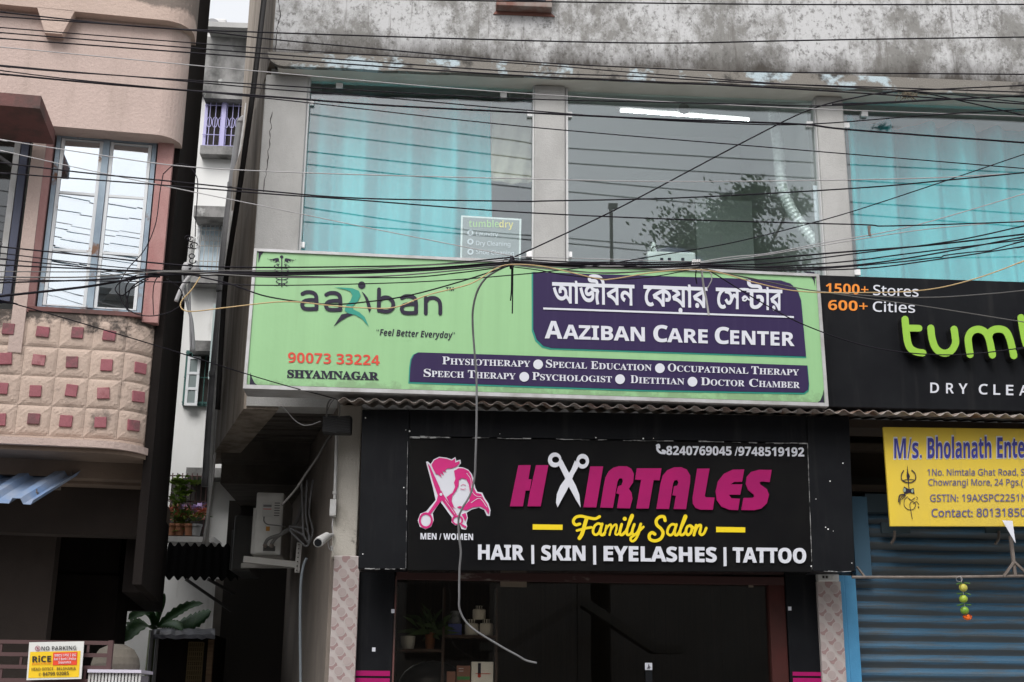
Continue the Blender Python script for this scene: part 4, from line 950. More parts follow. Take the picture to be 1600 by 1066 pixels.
# iron rod with its struts
RY = -.5
t = thing('awning_rod', 'thin rusty iron rod across the shutter that carries the lime string', 'rod', W(1470, 903, RY))
MB().tube([W(1331, 902, RY), W(1470, 902, RY), W(1720, 898.5, RY)], .010).build('rod', m_steel, t)
MB().tube([W(1333, 901, RY), W(1331, 897, -.3)], .012).build('end_socket', m_black, t)
MB().bar(W(1339, 886, -.3), W(1351, 901.5, RY+.01), .012).build('strut', m_steel, t)
MB().bar(W(1579, 838, RY), W(1586, 900, RY), .022, .02).build('upright', m_steel, t)
MB().bar(W(1583.5, 879, RY-.012), W(1568, 901, RY-.012), .016).build('strut', m_steel, t); MB().bar(W(1586, 879, RY-.012), W(1606, 898, RY-.012), .016).build('strut', m_steel, t)
# string of limes and chillies
z0 = W(1503, 901, RY-.01)
t = thing('lime_charm', 'hanging charm of three limes, green chillies and an orange marigold', 'charm', W(1507, 968, RY-.02))
MB().tube(spline([W(1501, 900, RY-.012), W(1502, 906, RY-.02), W(1505, 925, RY-.02), W(1507, 945, RY-.02), W(1509, 962, RY-.02)]), .002, 6).build('thread', m_cablew, t)
p = MB()
for i in range(12): an = 6.28*i/12; p.tube([W(1499+5*math.cos(an), 905+4*math.sin(an), RY-.02), W(1499+5*math.cos(an+.55), 905+4*math.sin(an+.55), RY-.02)], .0012, 5)
p.build('thread_loop', m_cablew, t)
m_l1 = mat('lime_yellow', (.48, .44, .05), .45, (.55, .50, .12), 12); m_l2 = mat('lime_green', (.36, .46, .045), .45, (.30, .42, .04), 12); m_l3 = mat('lime_deep_green', (.17, .33, .03), .45, (.22, .38, .04), 12)
for (x, y), m in (((1505, 918.5), m_l1), ((1505.3, 936), m_l2), ((1507.2, 954), m_l3)): MB().ball(W(x, y, RY-.02), .030, 18, (1, 1, .93)).build('lime', m, t, smooth=True)
for i, (x, y) in enumerate(((1503, 911), (1507, 911), (1504, 927.5), (1508, 927.5), (1504, 945), (1509, 945), (1506, 944))):
    d = (-1 if i % 2 == 0 else 1)
    MB().tube(spline([W(x, y, RY-.03), W(x+d*4, y+.5, RY-.05), W(x+d*9, y+2.2-i % 3, RY-.06)]), [.0045+.0*k for k in range(8)]+[.0045]*8+[.001], 6).build('chilli', mat('chilli_green', (.05, .14, .02), .4) if i == 0 else bpy.data.materials['chilli_green'], t)
p = MB(); rnd = random.Random(2)
c = W(1511.5, 964.5, RY-.02)
for i in range(120):
    d = Vector((rnd.gauss(0, 1), rnd.gauss(0, 1), rnd.gauss(0, .7))).normalized(); q = c+Vector((d.x*.028, d.y*.02, d.z*.018)); sd_ = d.orthogonal().normalized()*.006; up_ = d.cross(sd_).normalized()*.006
    p.face([q-sd_, q+up_+d*.005, q+sd_, q-up_])
p.build('marigold', mat('marigold_petal', (.85, .17, .01), .6), t)
# yellow board
YY = -.52; f = crop(1240, 640, 4.4417)
q = [f(622, 121), (1740, 672), (1740, 823), f(672, 810)]
A, B_, C_, D_ = [W(*k, YY) for k in q]
ys = thing('trader_board', 'yellow painted trader board with blue lettering hung in front of the shutter', 'sign', (A+C_)/2)
MB().prism([A, B_, C_, D_], (0, .025, 0)).build('board', m_ysign, ys, bevel=.003)
YO = Vector((0, YY, 0)); Y_ = lambda l=.003: Sheet(YO, NF, l)
s = Y_(.002); s.text(bold('M/s.'), f(692, 343), f(890, 340), 33, fat=.028); s.text(bold('Bholanath'), f(922, 340), f(1375, 337), 33, fat=.028); s.text(bold('Ente'), f(1404, 337), f(1604, 336), 33, fat=.028); s.mb.build('lettering', m_txt, ys)
s = Y_(.005); s.text(bold('M/s.'), f(697, 340), f(888, 337), 31); s.text(bold('Bholanath'), f(928, 338), f(1371, 335), 31, fat=.008); s.text(bold('Ente'), f(1411, 334), f(1602, 333), 31, fat=.008); s.build('lettering', m_yprint, ys)
s = Y_(.004); s.text(sans('1No. Nimtala Ghat Road, S'), f(927, 459), f(1602, 457), 10, fat=.012); s.cut(); s.text(sans('Chowrangi More, 24 Pgs.('), f(933, 528), f(1592, 527), 10, fat=.012)
s.cut(); s.text(sans('GSTIN: 19AXSPC2251N'), f(945, 640), f(1618, 637), 11, fat=.012); s.cut(); s.text(sans('Contact: 80131850'), f(955, 746), f(1610, 742), 12.5, fat=.016); s.build('lettering', m_yprint2, ys)
s = Y_(.004)
ln = lambda pts, w_=.9: s.stroke(cp(f, pts), w_)
s.poly(cp(f, [(789, 385), (795, 440), (806, 462), (797, 490), (790, 495), (782, 462), (785, 440)])); ln([(762, 425), (748, 450), (748, 485), (770, 503), (797, 508), (825, 503), (845, 480), (840, 445), (818, 422)], 1.6); ln([(795, 490), (796, 520), (800, 560)], 1.4); ln([(762, 492), (797, 486), (832, 490)], 1.2)
s.poly(cp(f, [(765, 535), (800, 555), (832, 545), (838, 588), (805, 578), (768, 588), (757, 560)])); ln([(770, 590), (735, 597), (727, 640)], 2); ln([(772, 594), (742, 615), (735, 660)], 1.2); ln([(775, 598), (748, 625)], 1.2)
ln([(790, 605), (768, 630), (768, 670), (795, 695), (830, 692), (845, 660), (825, 640), (805, 660), (815, 720), (822, 760)], 1.0); ln([(830, 655), (850, 640), (868, 660)], 1.0); ln([(795, 615), (815, 630), (838, 615)], 1.2); ln([(848, 605), (860, 615), (852, 628)], .7); s.disc(*f(865, 678), 1.1)
s.build('emblem', m_ink, ys)
s = Y_(.006); s.disc(*f(768, 560), 2.0, 3.2); s.disc(*f(822, 566), 1.8, 3.0); s.build('emblem_fill', mat('grey_green_print', (.25, .32, .25), .5), ys)
# paper pennant
P0, P1, P2 = W(1566, 813, YY-.03), W(1582, 814, YY-.03), W(1587, 849, YY-.06)
tag(MB().prism([P0, P1, P2], (0, .004, 0)).build('paper_pennant', m_txt), 'white triangular paper pennant under the lower edge of the yellow board', 'pennant')
for px in (1395, 1590):
    pass
# ------------------------------------------------------------------ pink house on the left
PA = R(6.5); PU = Vector((math.cos(PA), math.sin(PA), 0)); PB = Vector((-math.sin(PA), math.cos(PA), 0))
PO = W(150, 480, -1.0); PO.z = 0
def pk(u, d, z): return PO+PU*u+PB*d+Vector((0, 0, z))
def pu(px, py, d=0.0):
    P_ = WPL(px, py, PO+PB*d, PB); return (P_-PO).dot(PU), P_.z
pr = thing('pink_house', 'pink plastered house with a relief tiled balcony front and blue framed windows', 'house', pk(-1, .3, 0))
UC = pu(270, 350, -.1)[0]; U0 = -4.2
def path(d, r, back, uc=UC, n=9):
    pts = [(U0, d)]
    for k in range(n+1): a = R(90*k/n); pts.append((uc-r+r*math.sin(a), d+r-r*math.cos(a)))
    pts.append((uc, back)); return pts
def band(nm, d, r, z0, z1, m, back=.6, uc=UC):
    pts = path(d, r, back, uc)+[(U0, back)]
    return MB().prism([pk(u, dd, z0) for u, dd in pts], (0, 0, z1-z0)).build(nm, m, pr)
zb1 = pu(190, 206, -.15)[1]        # lower edge of the upper wall
zb0 = pu(190, 25, -.23)[1]         # lower edge of the parapet band
zs = pu(150, 489, -.1)[1]          # top of the relief balcony
zr = pu(60, 684, -.1)[1]           # foot of the relief
zm = pu(60, 696, -.14)[1]
band('upper_wall', -.15, .17, zb1, zb0+.03, m_pk, back=.06)
edge_stain(m_pktop, pu(100, -14, -.23)[1], pu(100, 16, -.23)[1], (.09, .08, .07), .75, 2.6)
band('parapet_band', -.23, .20, zb0, 9.2, m_pktop, back=.10, uc=UC+.03)
u0, z0 = pu(57, 18, -.23); u1, _ = pu(117, 18, -.23); u2, z2 = pu(70, 51, -.23); u3, _ = pu(97, 52, -.23)
MB().prism([pk(u0, -.23, zb0+.005), pk(u1, -.23, zb0+.005), pk(u3, -.23, z2), pk(u2, -.23, z2)], PB*.09).build('drop_ornament', m_pktop, pr)
edge_stain(m_pkrel, zs, zs-.32, (.045, .038, .034), .92, 6)
band('balcony_parapet', -.06, .30, zr-.01, zs, m_pkrel, back=.30, uc=UC-.02)
band('balcony_moulding', -.16, .34, zm, zr-.012, m_pk, back=.19, uc=UC-.02)
band('balcony_lip', -.12, .32, zm-.03, zm-.002, m_beam, back=.21, uc=UC-.02)
# soffit below the balcony and the dark porch
zs0 = pu(240, 925, .6)[1]
MB().box((0, 0, 0), (0, 0, 0)) if False else None
p = MB(); p.prism([pk(U0, .0, zm-.14), pk(UC-.05, .25, zm-.14), pk(UC-.08, 2.6, zm-.14), pk(U0, 2.6, zm-.14)], (0, 0, .138)); p.build('porch_soffit', m_beam, pr)
ub = pu(226, 790, .35)[0]; zq = pu(150, 832, .35)[1]; za_ = pu(150, 757, .35)[1]
MB().prism([pk(U0, .35, za_), pk(ub, .35, za_), pk(ub, .35, zm-.142), pk(U0, .35, zm-.142)], PB*.18).build('porch_fascia', m_beam, pr)
MB().prism([pk(U0, .50, zq), pk(ub-.02, .50, zq), pk(ub-.02, .50, za_-.002), pk(U0, .50, za_-.002)], PB*.16).build('porch_beam', m_porch, pr)
uq = pu(82, 900, .8)[0]; u9 = pu(0, 900, .8)[0]
MB().prism([pk(U0, .8, 0), pk(uq, .8, 0), pk(uq, .8, zm-.14), pk(U0, .8, zm-.14)], PB*.2).build('porch_pier', m_porch, pr)
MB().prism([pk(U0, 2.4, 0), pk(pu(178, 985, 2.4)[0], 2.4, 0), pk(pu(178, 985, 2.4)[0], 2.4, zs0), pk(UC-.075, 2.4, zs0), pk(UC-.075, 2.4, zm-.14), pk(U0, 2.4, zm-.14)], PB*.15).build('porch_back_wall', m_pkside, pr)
# near-black brown side wall along the alley
def q3(px, py, d): P_ = WPL(px, py, PO+PB*d, PB); return P_
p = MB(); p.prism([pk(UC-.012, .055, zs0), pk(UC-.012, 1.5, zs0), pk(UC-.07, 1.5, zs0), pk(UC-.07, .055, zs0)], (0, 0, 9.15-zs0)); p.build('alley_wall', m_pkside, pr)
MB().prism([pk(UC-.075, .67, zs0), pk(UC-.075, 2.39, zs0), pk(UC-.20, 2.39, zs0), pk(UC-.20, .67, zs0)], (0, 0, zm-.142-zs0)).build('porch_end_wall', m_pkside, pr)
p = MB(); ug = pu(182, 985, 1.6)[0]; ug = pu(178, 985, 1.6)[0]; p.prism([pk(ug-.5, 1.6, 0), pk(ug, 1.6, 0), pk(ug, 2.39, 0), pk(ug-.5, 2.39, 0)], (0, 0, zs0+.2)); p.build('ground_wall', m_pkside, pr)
# unseen block added behind the balcony bay to cut sky light in the alley
ubk = UC-.35
for _ in range(60):
    q_ = pk(ubk, 3.5, pu(270, 480, 0)[1])-CAM; sx_ = CX+FPX*q_.dot(RT)/q_.dot(FW)
    if sx_ < 268: break
    ubk -= .05
MB().prism([pk(U0, 1.62, zs0+.1), pk(ubk, 1.62, zs0+.1), pk(ubk, 3.5, zs0+.1), pk(U0, 3.5, zs0+.1)], (0, 0, 6.6-zs0)).build('rear_light_block', m_pkside, pr)
# window wall between
uw0, zt = pu(84, 210, 0); uw1, _ = pu(240, 223, 0); zt = pu(160, 216, 0)[1]; zbm = pu(140, 484, 0)[1]
uwl = pu(73, 350, 0)[0]; uwr = pu(233.5, 350, 0)[0]
MB().prism([pk(uwr+.012, -.02, zs-.02), pk(UC-.05, -.02, zs-.02), pk(UC-.05, -.02, zb1+.02), pk(uwr+.012, -.02, zb1+.02)], PB*.3).build('painted_jamb', m_pkred, pr)
ull = pu(36, 350, -.08)[0]
MB().prism([pk(ull, -.08, zs-.3), pk(uwl-.05, -.08, zs-.3), pk(uwl-.05, -.08, zb1+.02), pk(ull, -.08, zb1+.02)], PB*.4).build('window_pier', m_pk, pr)
MB().prism([pk(uwl-.049, -.075, zs-.01), pk(uwl-.012, -.03, zs-.01), pk(uwl-.012, -.03, zb1+.02), pk(uwl-.049, -.075, zb1+.02)], PB*.3).build('painted_jamb', m_pkred, pr)
MB().prism([pk(uwl-.05, -.07, zs), pk(uwr+.01, -.07, zs), pk(uwr+.01, -.07, zs+.03), pk(uwl-.05, -.07, zs+.03)], PB*.2).build('sill', m_maroon, pr)
MB().prism([pk(U0, 1.5, zs), pk(UC-.1, 1.5, zs), pk(UC-.1, 1.5, zb1+.1), pk(U0, 1.5, zb1+.1)], PB*.1).build('room_wall', m_room, pr)
MB().prism([pk(U0, -.0, zb1+.06), pk(UC-.1, -.0, zb1+.06), pk(UC-.1, 1.6, zb1+.06), pk(U0, 1.6, zb1+.06)], (0, 0, .08)).build('room_ceiling', m_ceil, pr)
# the blue window: frame, mullion, two casements of three panes
zw0, zw1 = zs+.035, zb1+.04
win = tag(MB().prism([pk(uwl, .0, zw0), pk(uwl+.03, .0, zw0), pk(uwl+.03, .0, zw1), pk(uwl, .0, zw1)], PB*.06).prism([pk(uwr-.03, 0, zw0), pk(uwr, 0, zw0), pk(uwr, 0, zw1), pk(uwr-.03, 0, zw1)], PB*.06)
    .prism([pk(uwl+.031, .002, zt-.02), pk(uwr-.031, .002, zt-.02), pk(uwr-.031, .002, zw1), pk(uwl+.031, .002, zw1)], PB*.05).prism([pk(uwl+.031, .002, zw0), pk(uwr-.031, .002, zw0), pk(uwr-.031, .002, zw0+.025), pk(uwl+.031, .002, zw0+.025)], PB*.05).build('window', m_blue, pr), 'closed pale blue window with six mirrored panes')
um = (uwl+uwr)/2
MB().prism([pk(um-.022, -.012, zw0+.026), pk(um+.022, -.012, zw0+.026), pk(um+.022, -.012, zt-.021), pk(um-.022, -.012, zt-.021)], PB*.07).build('mullion', m_blue, win)
rz = [zw0+.03, pu(140, 393, 0)[1], pu(150, 304, 0)[1], zt-.025]
for ua, ub_ in ((uwl+.034, um-.025), (um+.025, uwr-.034)):
    c = MB()
    for uu in (ua, ub_-.022): c.prism([pk(uu, .0, rz[0]), pk(uu+.022, .0, rz[0]), pk(uu+.022, .0, rz[3]), pk(uu, .0, rz[3])], PB*.03)
    for k in range(4):
        zz = rz[k]; c.prism([pk(ua+.0221, .004, zz-.009 if k else zz), pk(ub_-.0221, .004, zz-.009 if k else zz), pk(ub_-.0221, .004, zz+.009 if k < 3 else zz), pk(ua+.0221, .004, zz+.009 if k < 3 else zz)], PB*.02)
    c.build('casement', m_casew, win)
    for k in range(3): 
        tl = random.Random(k+int(ua*10)).uniform(-.004, .004)
        MB().prism([pk(ua+.02, .012, rz[k]), pk(ub_-.02, .012+tl*.5, rz[k]), pk(ub_-.02, .012+tl, rz[k+1]), pk(ua+.02, .012, rz[k+1])], PB*.004).build('pane', m_mirror, win)
# dark neighbouring window and its sunshade
ur = pu(30, 350, .0)[0]
zl0 = pu(5, 470, .0)[1]
lw = tag(MB().prism([pk(ur-.05, .0, zl0), pk(ur, .0, zl0), pk(ur, .0, zb1+.1), pk(ur-.05, .0, zb1+.1)], PB*.06).prism([pk(U0+1.5, .0, zl0), pk(ur-.051, .0, zl0), pk(ur-.051, .0, zl0+.05), pk(U0+1.5, .0, zl0+.05)], PB*.06).build('window', mat('navy_frame', (.05, .06, .11), .5), pr), 'open dark window at the left edge under the maroon sunshade')
MB().prism([pk(ur-.10, .02, zl0+.05), pk(ur-.06, .02, zl0+.05), pk(ur-.06, .02, zb1+.1), pk(ur-.10, .02, zb1+.1)], PB*.02).build('casement', m_pvcw, win if False else lw)
MB().prism([pk(U0+1.5, .06, zl0), pk(ur-.06, .06, zl0), pk(ur-.06, .06, zb1+.1), pk(U0+1.5, .06, zb1+.1)], PB*.01).build('pane', glass('dim_glass', (.5, .5, .5), .06, .6), lw)
for py in (260, 385): a, b = pk(ur-.09, -.03, pu(0, py, 0)[1]), pk(ur-.35, -.30, pu(0, py, 0)[1]+.10); MB().bar(a, b, .018).build('stay', m_pvc, lw)
uc1 = pu(66, 165, -.52)[0]; zc1 = pu(40, 151, -.55)[1]; zc0 = pu(40, 171, -.55)[1]
MB().prism([pk(U0+1, -.58, zc0), pk(uc1, -.58, zc0), pk(uc1+.03, -.15, zc0-.06), pk(U0+1, -.15, zc0-.06)], (0, 0, zc1-zc0)).build('sunshade', m_maroon, pr)
# relief panels with their red tiles: pyramids that step up to a tile
def rpath(sx):            # point on the parapet outline measured from the start of its curve; returns plan point and normal
    r = .30; uc = UC-.02; u_s = uc-r
    if sx <= 0: return PO+PU*(u_s+sx)+PB*(-.06), -PB
    a = min(sx/r, math.pi/2); n = PU*math.sin(a)-PB*math.cos(a)
    return PO+PU*(u_s+r*math.sin(a))+PB*(-.06+r-r*math.cos(a)), n
def rp(sx, z, h): P_, n = rpath(sx); v = P_+n*h; v.z = z; return v
cu = [pu(px, 611, -.1)[0] for px in (56, 108.5, 162)]; pitch = (cu[2]-cu[0])/2; cz = [pu(108, y, -.1)[1] for y in (519, 566, 611, 657.5)]; zp_ = (cz[0]-cz[3])/3
rnd_rel = random.Random(44); us = (UC-.02-.30); rel = MB(); gap = .012
N = 6
def hh(a, b):             # relief height in a cell, a b in -1..1
    m = max(abs(a), abs(b)); ridge = 1-m
    return .045*(max(0, ridge)**.8) - .016*max(0, 1-abs(a*a+b*b-1)*3)*0
for ci in range(-7, 3):
    s0 = (cu[1]-us)+pitch*ci
    if s0-pitch/2 < -2.9: continue
    for ri in range(4):
        rows = []
        for j in range(N*2+1):
            b = j/N-1; row = []
            for i in range(N*2+1):
                a = i/N-1; sx = s0+a*(pitch/2-.0015); zz = cz[ri]+b*(zp_/2-.0015)
                lens = max(0, 1-((abs(a)-1)**2*2.2+b*b*.9)) + max(0, 1-((abs(b)-1)**2*2.2+a*a*.9))
                h = .002+.019*max(0, 1-max(abs(a), abs(b)))+.009*min(lens, 1)**1.5*(1-max(abs(a), abs(b))**6)
                if zz > zs-.02: zz = zs-.02
                if zz < zr+.005: zz = zr+.005
                row.append(rp(sx, zz, h+rnd_rel.uniform(-.0008, .0008)))
            rows.append(row)
        rel.grid(rows)
rel.build('relief_panel', m_pkrel, pr)
m_tilepale = mat('red_tile_worn', (.36, .16, .17), .85, (.26, .09, .10), 14, (1, 1, 1), .42, .6, .4, 60, grain=.15); m_tiledark = mat('red_tile_grimy', (.28, .09, .11), .85, (.17, .08, .085), 12, (1, 1, 1), .42, .6, .4, 60, grain=.15)
for ci in range(-7, 3):
    s0 = (cu[1]-us)+pitch*ci
    for ri in range(4):
        if s0 < -2.8 or (ci == 2 and ri == 0): continue
        k = pitch*.185; kz = zp_*.19; rnd = random.Random(ci*9+ri); jx = rnd.uniform(-.010, .010); jz = rnd.uniform(-.010, .010); ro = rnd.uniform(-.09, .09); k *= rnd.uniform(.93, 1.07); kz *= rnd.uniform(.93, 1.07)
        F_ = [rp(s0+jx+k*a-ro*kz*b, cz[ri]+jz+kz*b+ro*k*a, .027) for a, b in ((-1, -1), (1, -1), (1, 1), (-1, 1))]; n = rpath(s0)[1]
        MB().prism(F_, -n*.03).build('red_tile', (m_tilered, m_tilepale, m_tilered, m_tiledark)[rnd.randrange(4)], pr, bevel=.003)
# ------------------------------------------------------------------ blue tin shade over the porch
TY = -1.45
q = [(0, 760, 0), (128, 738, 0)]
tn = thing('tin_shade', 'blue ribbed tin sheet shade sticking out over the dark porch', 'shade', W(60, 765, -1.2))
back0, back1 = W(-160, 742, -.72), W(133, 738, -.72); fr0, fr1 = W(-210, 776, -1.25), W(52, 789, -1.25)
prof = []
def tp(u, v, h): 
    a = back0.lerp(back1, u); b = fr0.lerp(fr1, u); return a.lerp(b, v)+Vector((0, -.2, 1)).normalized()*h
L_ = (back1-back0).length; us_ = [0]; hs_ = [0]
ribs = [(133-x)/293 for x in (5, 52, 105, 160, 210, 250)]
stp = []
for x in ribs:
    u = 1-x; stp += [(u-.05, 0), (u-.03, .035), (u+.015, .035), (u+.035, 0)]
stp = sorted([(u, h) for u, h in stp if 0 < u < 1.0])
cols = [(0, 0)]+stp+[(.985, 0), (1, .03)]
p = MB(); top = [[tp(u, v, h) for u, h in cols] for v in (0, .5, 1)]; p.grid(top); o = p.build('sheet', m_bluetin, tn)
o.modifiers.new('thick', 'SOLIDIFY').thickness = .003
c = tp(.93, .72, .0); MB().lathe(c, [(.012, 0), (.012, .02), (.004, .022), (.004, .04), (0, .04)], 10, (0, -.2, 1)).build('bolt', m_steel, tn)
c = tp(.965, .15, .01); MB().lathe(c, [(.012, 0), (.012, .02), (.004, .022), (.004, .04), (0, .04)], 10, (0, -.2, 1)).build('bolt', m_steel, tn)
MB().bar(tp(0, .35, -.03), tp(.96, .35, -.03), .03).build('batten', m_steel, tn)

# ------------------------------------------------------------------ gate, gate post, planter and the no-parking board
GTY = -1.6
t = thing('steel_gate', 'maroon steel bar gate behind the no parking board', 'gate', W(90, 1066, GTY)-Vector((0, 0, .5)))
for y in (1002, 1021.5, 1041, 1062): a = W(-60, y, GTY); b = W(174, y+.5, GTY); MB().bar(a, Vector((b.x, a.y, a.z)), .022).build('rail', m_gate, t)
for y0, y1, xs in ((1002, 1022, (3, 92, 139)), (1021, 1041, (34, 126)), (1041, 1063, (3, 60, 134))):
    for x in xs: a, b = W(x, y0+2, GTY), W(x, y1-2, GTY); MB().bar(a, Vector((a.x, a.y, b.z)), .014).build('upright', m_gate, t)
a = W(174, 1001, GTY); MB().bar((a.x, GTY, 0), a, .028).build('end_post', m_gate, t)
a = W(6, 1080, GTY); 
c = W(180, 1045, -1.3); zt_ = W(187, 1007, -1.3).z
gp = MB(); r0 = W(217, 1045, -1.3).x-c.x
gp.lathe((c.x, -1.3, 0), [(r0, 0), (r0*1.0, zt_-.16), (r0*1.02, zt_-.12), (r0*.95, zt_-.08), (r0*.72, zt_-.03), (r0*.3, zt_), (0, zt_)], 28)
tag(gp.build('gate_post', m_stone, smooth=False, bevel=.01), 'round topped mossy cement gate post beside the maroon gate', 'gate post')
a, b = W(137, 1060, -1.62), W(222, 1047, -1.62); b.x -= .0
t = thing('plastic_crate', 'white ribbed plastic crate at the bottom edge in front of the gate post', 'crate', ((a.x+b.x)/2, -1.6, a.z-.3))
MB().box((a.x, -1.64, b.z-.018), (b.x, -1.3, b.z)).build('rim', mat('lilac_white_plastic', (.52, .49, .58), .5), t)
for i in range(16):
    x = a.x+(b.x-a.x)*(i+.5)/16; MB().box((x-.006, -1.625, a.z-.3), (x+.006, -1.61, b.z-.0185)).build('rib', m_pvcw, t)
MB().box((a.x+.02, -1.60, a.z-.3), (b.x-.02, -1.32, b.z-.03)).build('shell', mat('crate_shell', (.20, .19, .22), .6), t)
NY = -1.66; f = crop(0, 786, 3.807)
q = [f(174, 829), f(500, 823), f(483, 1047), f(157, 1054)]
A, B_, C_, D_ = [W(*k, NY) for k in q]
npb = thing('no_parking_board', 'white and yellow no parking board tied to the maroon gate', 'sign', (A+C_)/2)
MB().prism([A, B_, C_, D_], (0, .008, 0)).build('board', mat('board_white', (.64, .64, .62), .5), npb)
NO = Vector((0, NY, 0)); N_ = lambda l=.002: Sheet(NO, NF, l)
s = N_(.0015); s.poly(cp(f, [(180, 886), (480, 880), (470, 1036), (168, 1042)])); s.build('yellow_field', mat('board_yellow', (.80, .52, .01), .5), npb)
s = N_(.004); s.poly(cp(f, [(318, 890), (462, 886), (458, 964), (314, 966)])); s.build('red_field', mat('board_red', (.72, .06, .02), .5), npb)
m_k = mat('board_black', (.02, .018, .016), .5)
s = N_(.006); s.text(bold('NO PARKING'), f(248, 878), f(455, 874), 6.3, fat=-.008); s.cut(); s.text(bold('RiCE'), f(194, 948), f(306, 945), 9.2, fat=.01); s.cut(); s.text(bold('HEAD OFFICE - BELGHARIA'), f(190, 998), f(453, 993), 4.6, fat=-.01); s.cut(); s.text(bold('84799 02085'), f(256, 1028), f(411, 1023), 5.4); s.text('✆', f(230, 1029), f(248, 1029), 5, box=True); s.build('lettering', m_k, npb)
s = N_(.006); s.text(bold('EDUCATION'), f(192, 963), f(306, 960), 2.7); s.disc(*f(238, 909), .9); s.build('lettering', mat('board_orange', (.70, .18, .01), .5), npb)
s = N_(.008)
for t_, y, x0, x1 in (('WBCS I PSC I SSC', 915, 326, 456), ('Rail I Bank I Police', 937, 324, 455), ('Insurance', 957, 350, 425)): s.text(bold(t_), f(x0, y), f(x1, y-3), 4.0, fat=-.006)
s.build('lettering', m_txt, npb)
s = N_(.006); s.disc(*f(226, 866), 4.2, inner=.8); s.text(bold('P'), f(221, 875), f(232, 875), 4.4); s.stroke(cp(f, [(216, 856), (236, 876)]), .8, n=2); s.build('symbol', mat('board_maroon', (.25, .01, .05), .5), npb)
# ------------------------------------------------------------------ white house at the end of the alley
KY = 5.0
bw = thing('alley_house', 'white plastered house seen down the alley, with barred windows and stained ledges', 'house', W(340, 900, KY)*1.0)
kx0, kx1 = W(170, 600, KY).x, W(470, 600, KY).x
ztop = W(360, 62, KY).z; zmid = W(350, 152, KY).z
MB().box((kx0, KY, 0), (kx1, KY+3, zmid)).build('wall', m_bwhite, bw); MB().box((kx0, KY-.05, zmid), (kx1, KY+3, ztop)).build('parapet', m_bgrey, bw)
a = W(390, 62, KY); MB().box((W(330, 60, KY).x, KY-.3, ztop+.002), (kx1, KY+3, ztop+.07)).build('roof_slab', m_conc, bw)
def ledge(x0, x1, y0, y1, d, m=m_bgrey):
    a, b = W(x0, y1, KY-d), W(x1, y0, KY-d); MB().box((a.x, KY-d, a.z), (b.x, KY-.001, b.z)).build('ledge', m, bw)
ledge(302, 420, 325, 338, .35); ledge(290, 420, 733, 745, .30); ledge(298, 420, 535, 548, .25); ledge(312, 372, 229, 240, .15); ledge(290, 420, 433, 441, .2); ledge(318, 420, 147, 153, .2)
m_grl = m_lilac
def alley_window(x0, y0, x1, y1, style, label):
    a, b = W(x0, y1, KY-.02), W(x1, y0, KY-.02)
    fr = MB(); t_ = .035
    fr.box((a.x, KY-.05, a.z), (a.x+t_, KY-.002, b.z)); fr.box((b.x-t_, KY-.05, a.z), (b.x, KY-.002, b.z)); fr.box((a.x+t_, KY-.05, b.z-t_), (b.x-t_, KY-.002, b.z)); fr.box((a.x+t_, KY-.05, a.z), (b.x-t_, KY-.002, a.z+t_))
    col = {'lilac': m_lilac, 'white': m_casew, 'teal': mat('teal_frame', (.03, .10, .09), .6)}[style]
    o = tag(fr.build('window', col, bw), label)
    MB().box((a.x+t_, KY-.012, a.z+t_), (b.x-t_, KY-.004, b.z-t_)).build('pane', {'lilac': m_dark, 'white': mat('blue_white_pane', (.62, .74, .82), .3), 'teal': m_dark}[style], o)
    g = MB(); n = {'lilac': 6, 'white': 5, 'teal': 4}[style]
    for i in range(1, n+1):
        x = a.x+(b.x-a.x)*i/(n+1); g.tube([(x, KY-.07, a.z), (x, KY-.07, b.z)], .006, 6)
        if style == 'lilac':
            zc = (a.z+b.z)/2
            for z_, rx, rz_ in ((zc, .03, .07),): g.tube([(x+rx*math.cos(q_*.5236), KY-.075, z_+rz_*math.sin(q_*.5236)) for q_ in range(13)], .005, 5)
        if style == 'white': g.tube([(x+.035*math.cos(q_*.5236), KY-.075, a.z+(b.z-a.z)*.62+.035*math.sin(q_*.5236)) for q_ in range(13)], .004, 5)
    for f_ in ({'lilac': (.03, .25, .85, .97), 'white': (.03, .25, .5, .76, .97), 'teal': (.05, .5, .95)}[style]): g.tube([(a.x, KY-.068, a.z+(b.z-a.z)*f_), (b.x, KY-.068, a.z+(b.z-a.z)*f_)], .006, 6)
    g.build('grille', col if style != 'white' else m_pvcw, o)
    if style == 'lilac': x = (a.x+b.x)/2; MB().box((x-.025, KY-.10, a.z), (x+.025, KY-.04, b.z)).build('mullion', col, o)
    return o, a, b
alley_window(316, 158, 384, 232, 'lilac', 'upper window with a lilac ring grille')
alley_window(303, 340, 352, 434, 'white', 'middle window with pale shutters behind a wire grille')
o, a, b = alley_window(285, 550, 345, 634, 'teal', 'lower window with a green frame and pale casement')
ca, cb = W(288, 632, KY-.1), W(314, 560, KY-.1); c = MB()
for k in range(4): z = ca.z+(cb.z-ca.z)*k/3; c.box((ca.x, KY-.12, z-.015), (cb.x, KY-.09, z+.015))
for x in (ca.x, cb.x-.03): c.box((x, KY-.118, ca.z), (x+.03, KY-.092, cb.z))
c.build('casement', m_casew, o); MB().box((ca.x+.02, KY-.11, ca.z), (cb.x-.02, KY-.10, cb.z)).build('casement_pane', mat('frosted_pane', (.20, .24, .24), .3), o)
a, b = W(326, 594, KY-.25), W(341, 478, KY-.25); MB().box((a.x, KY-.3, a.z), (b.x, KY-.27, b.z)).build('open_shutter', mat('pale_teal_shutter', (.34, .42, .42), .5), bw)
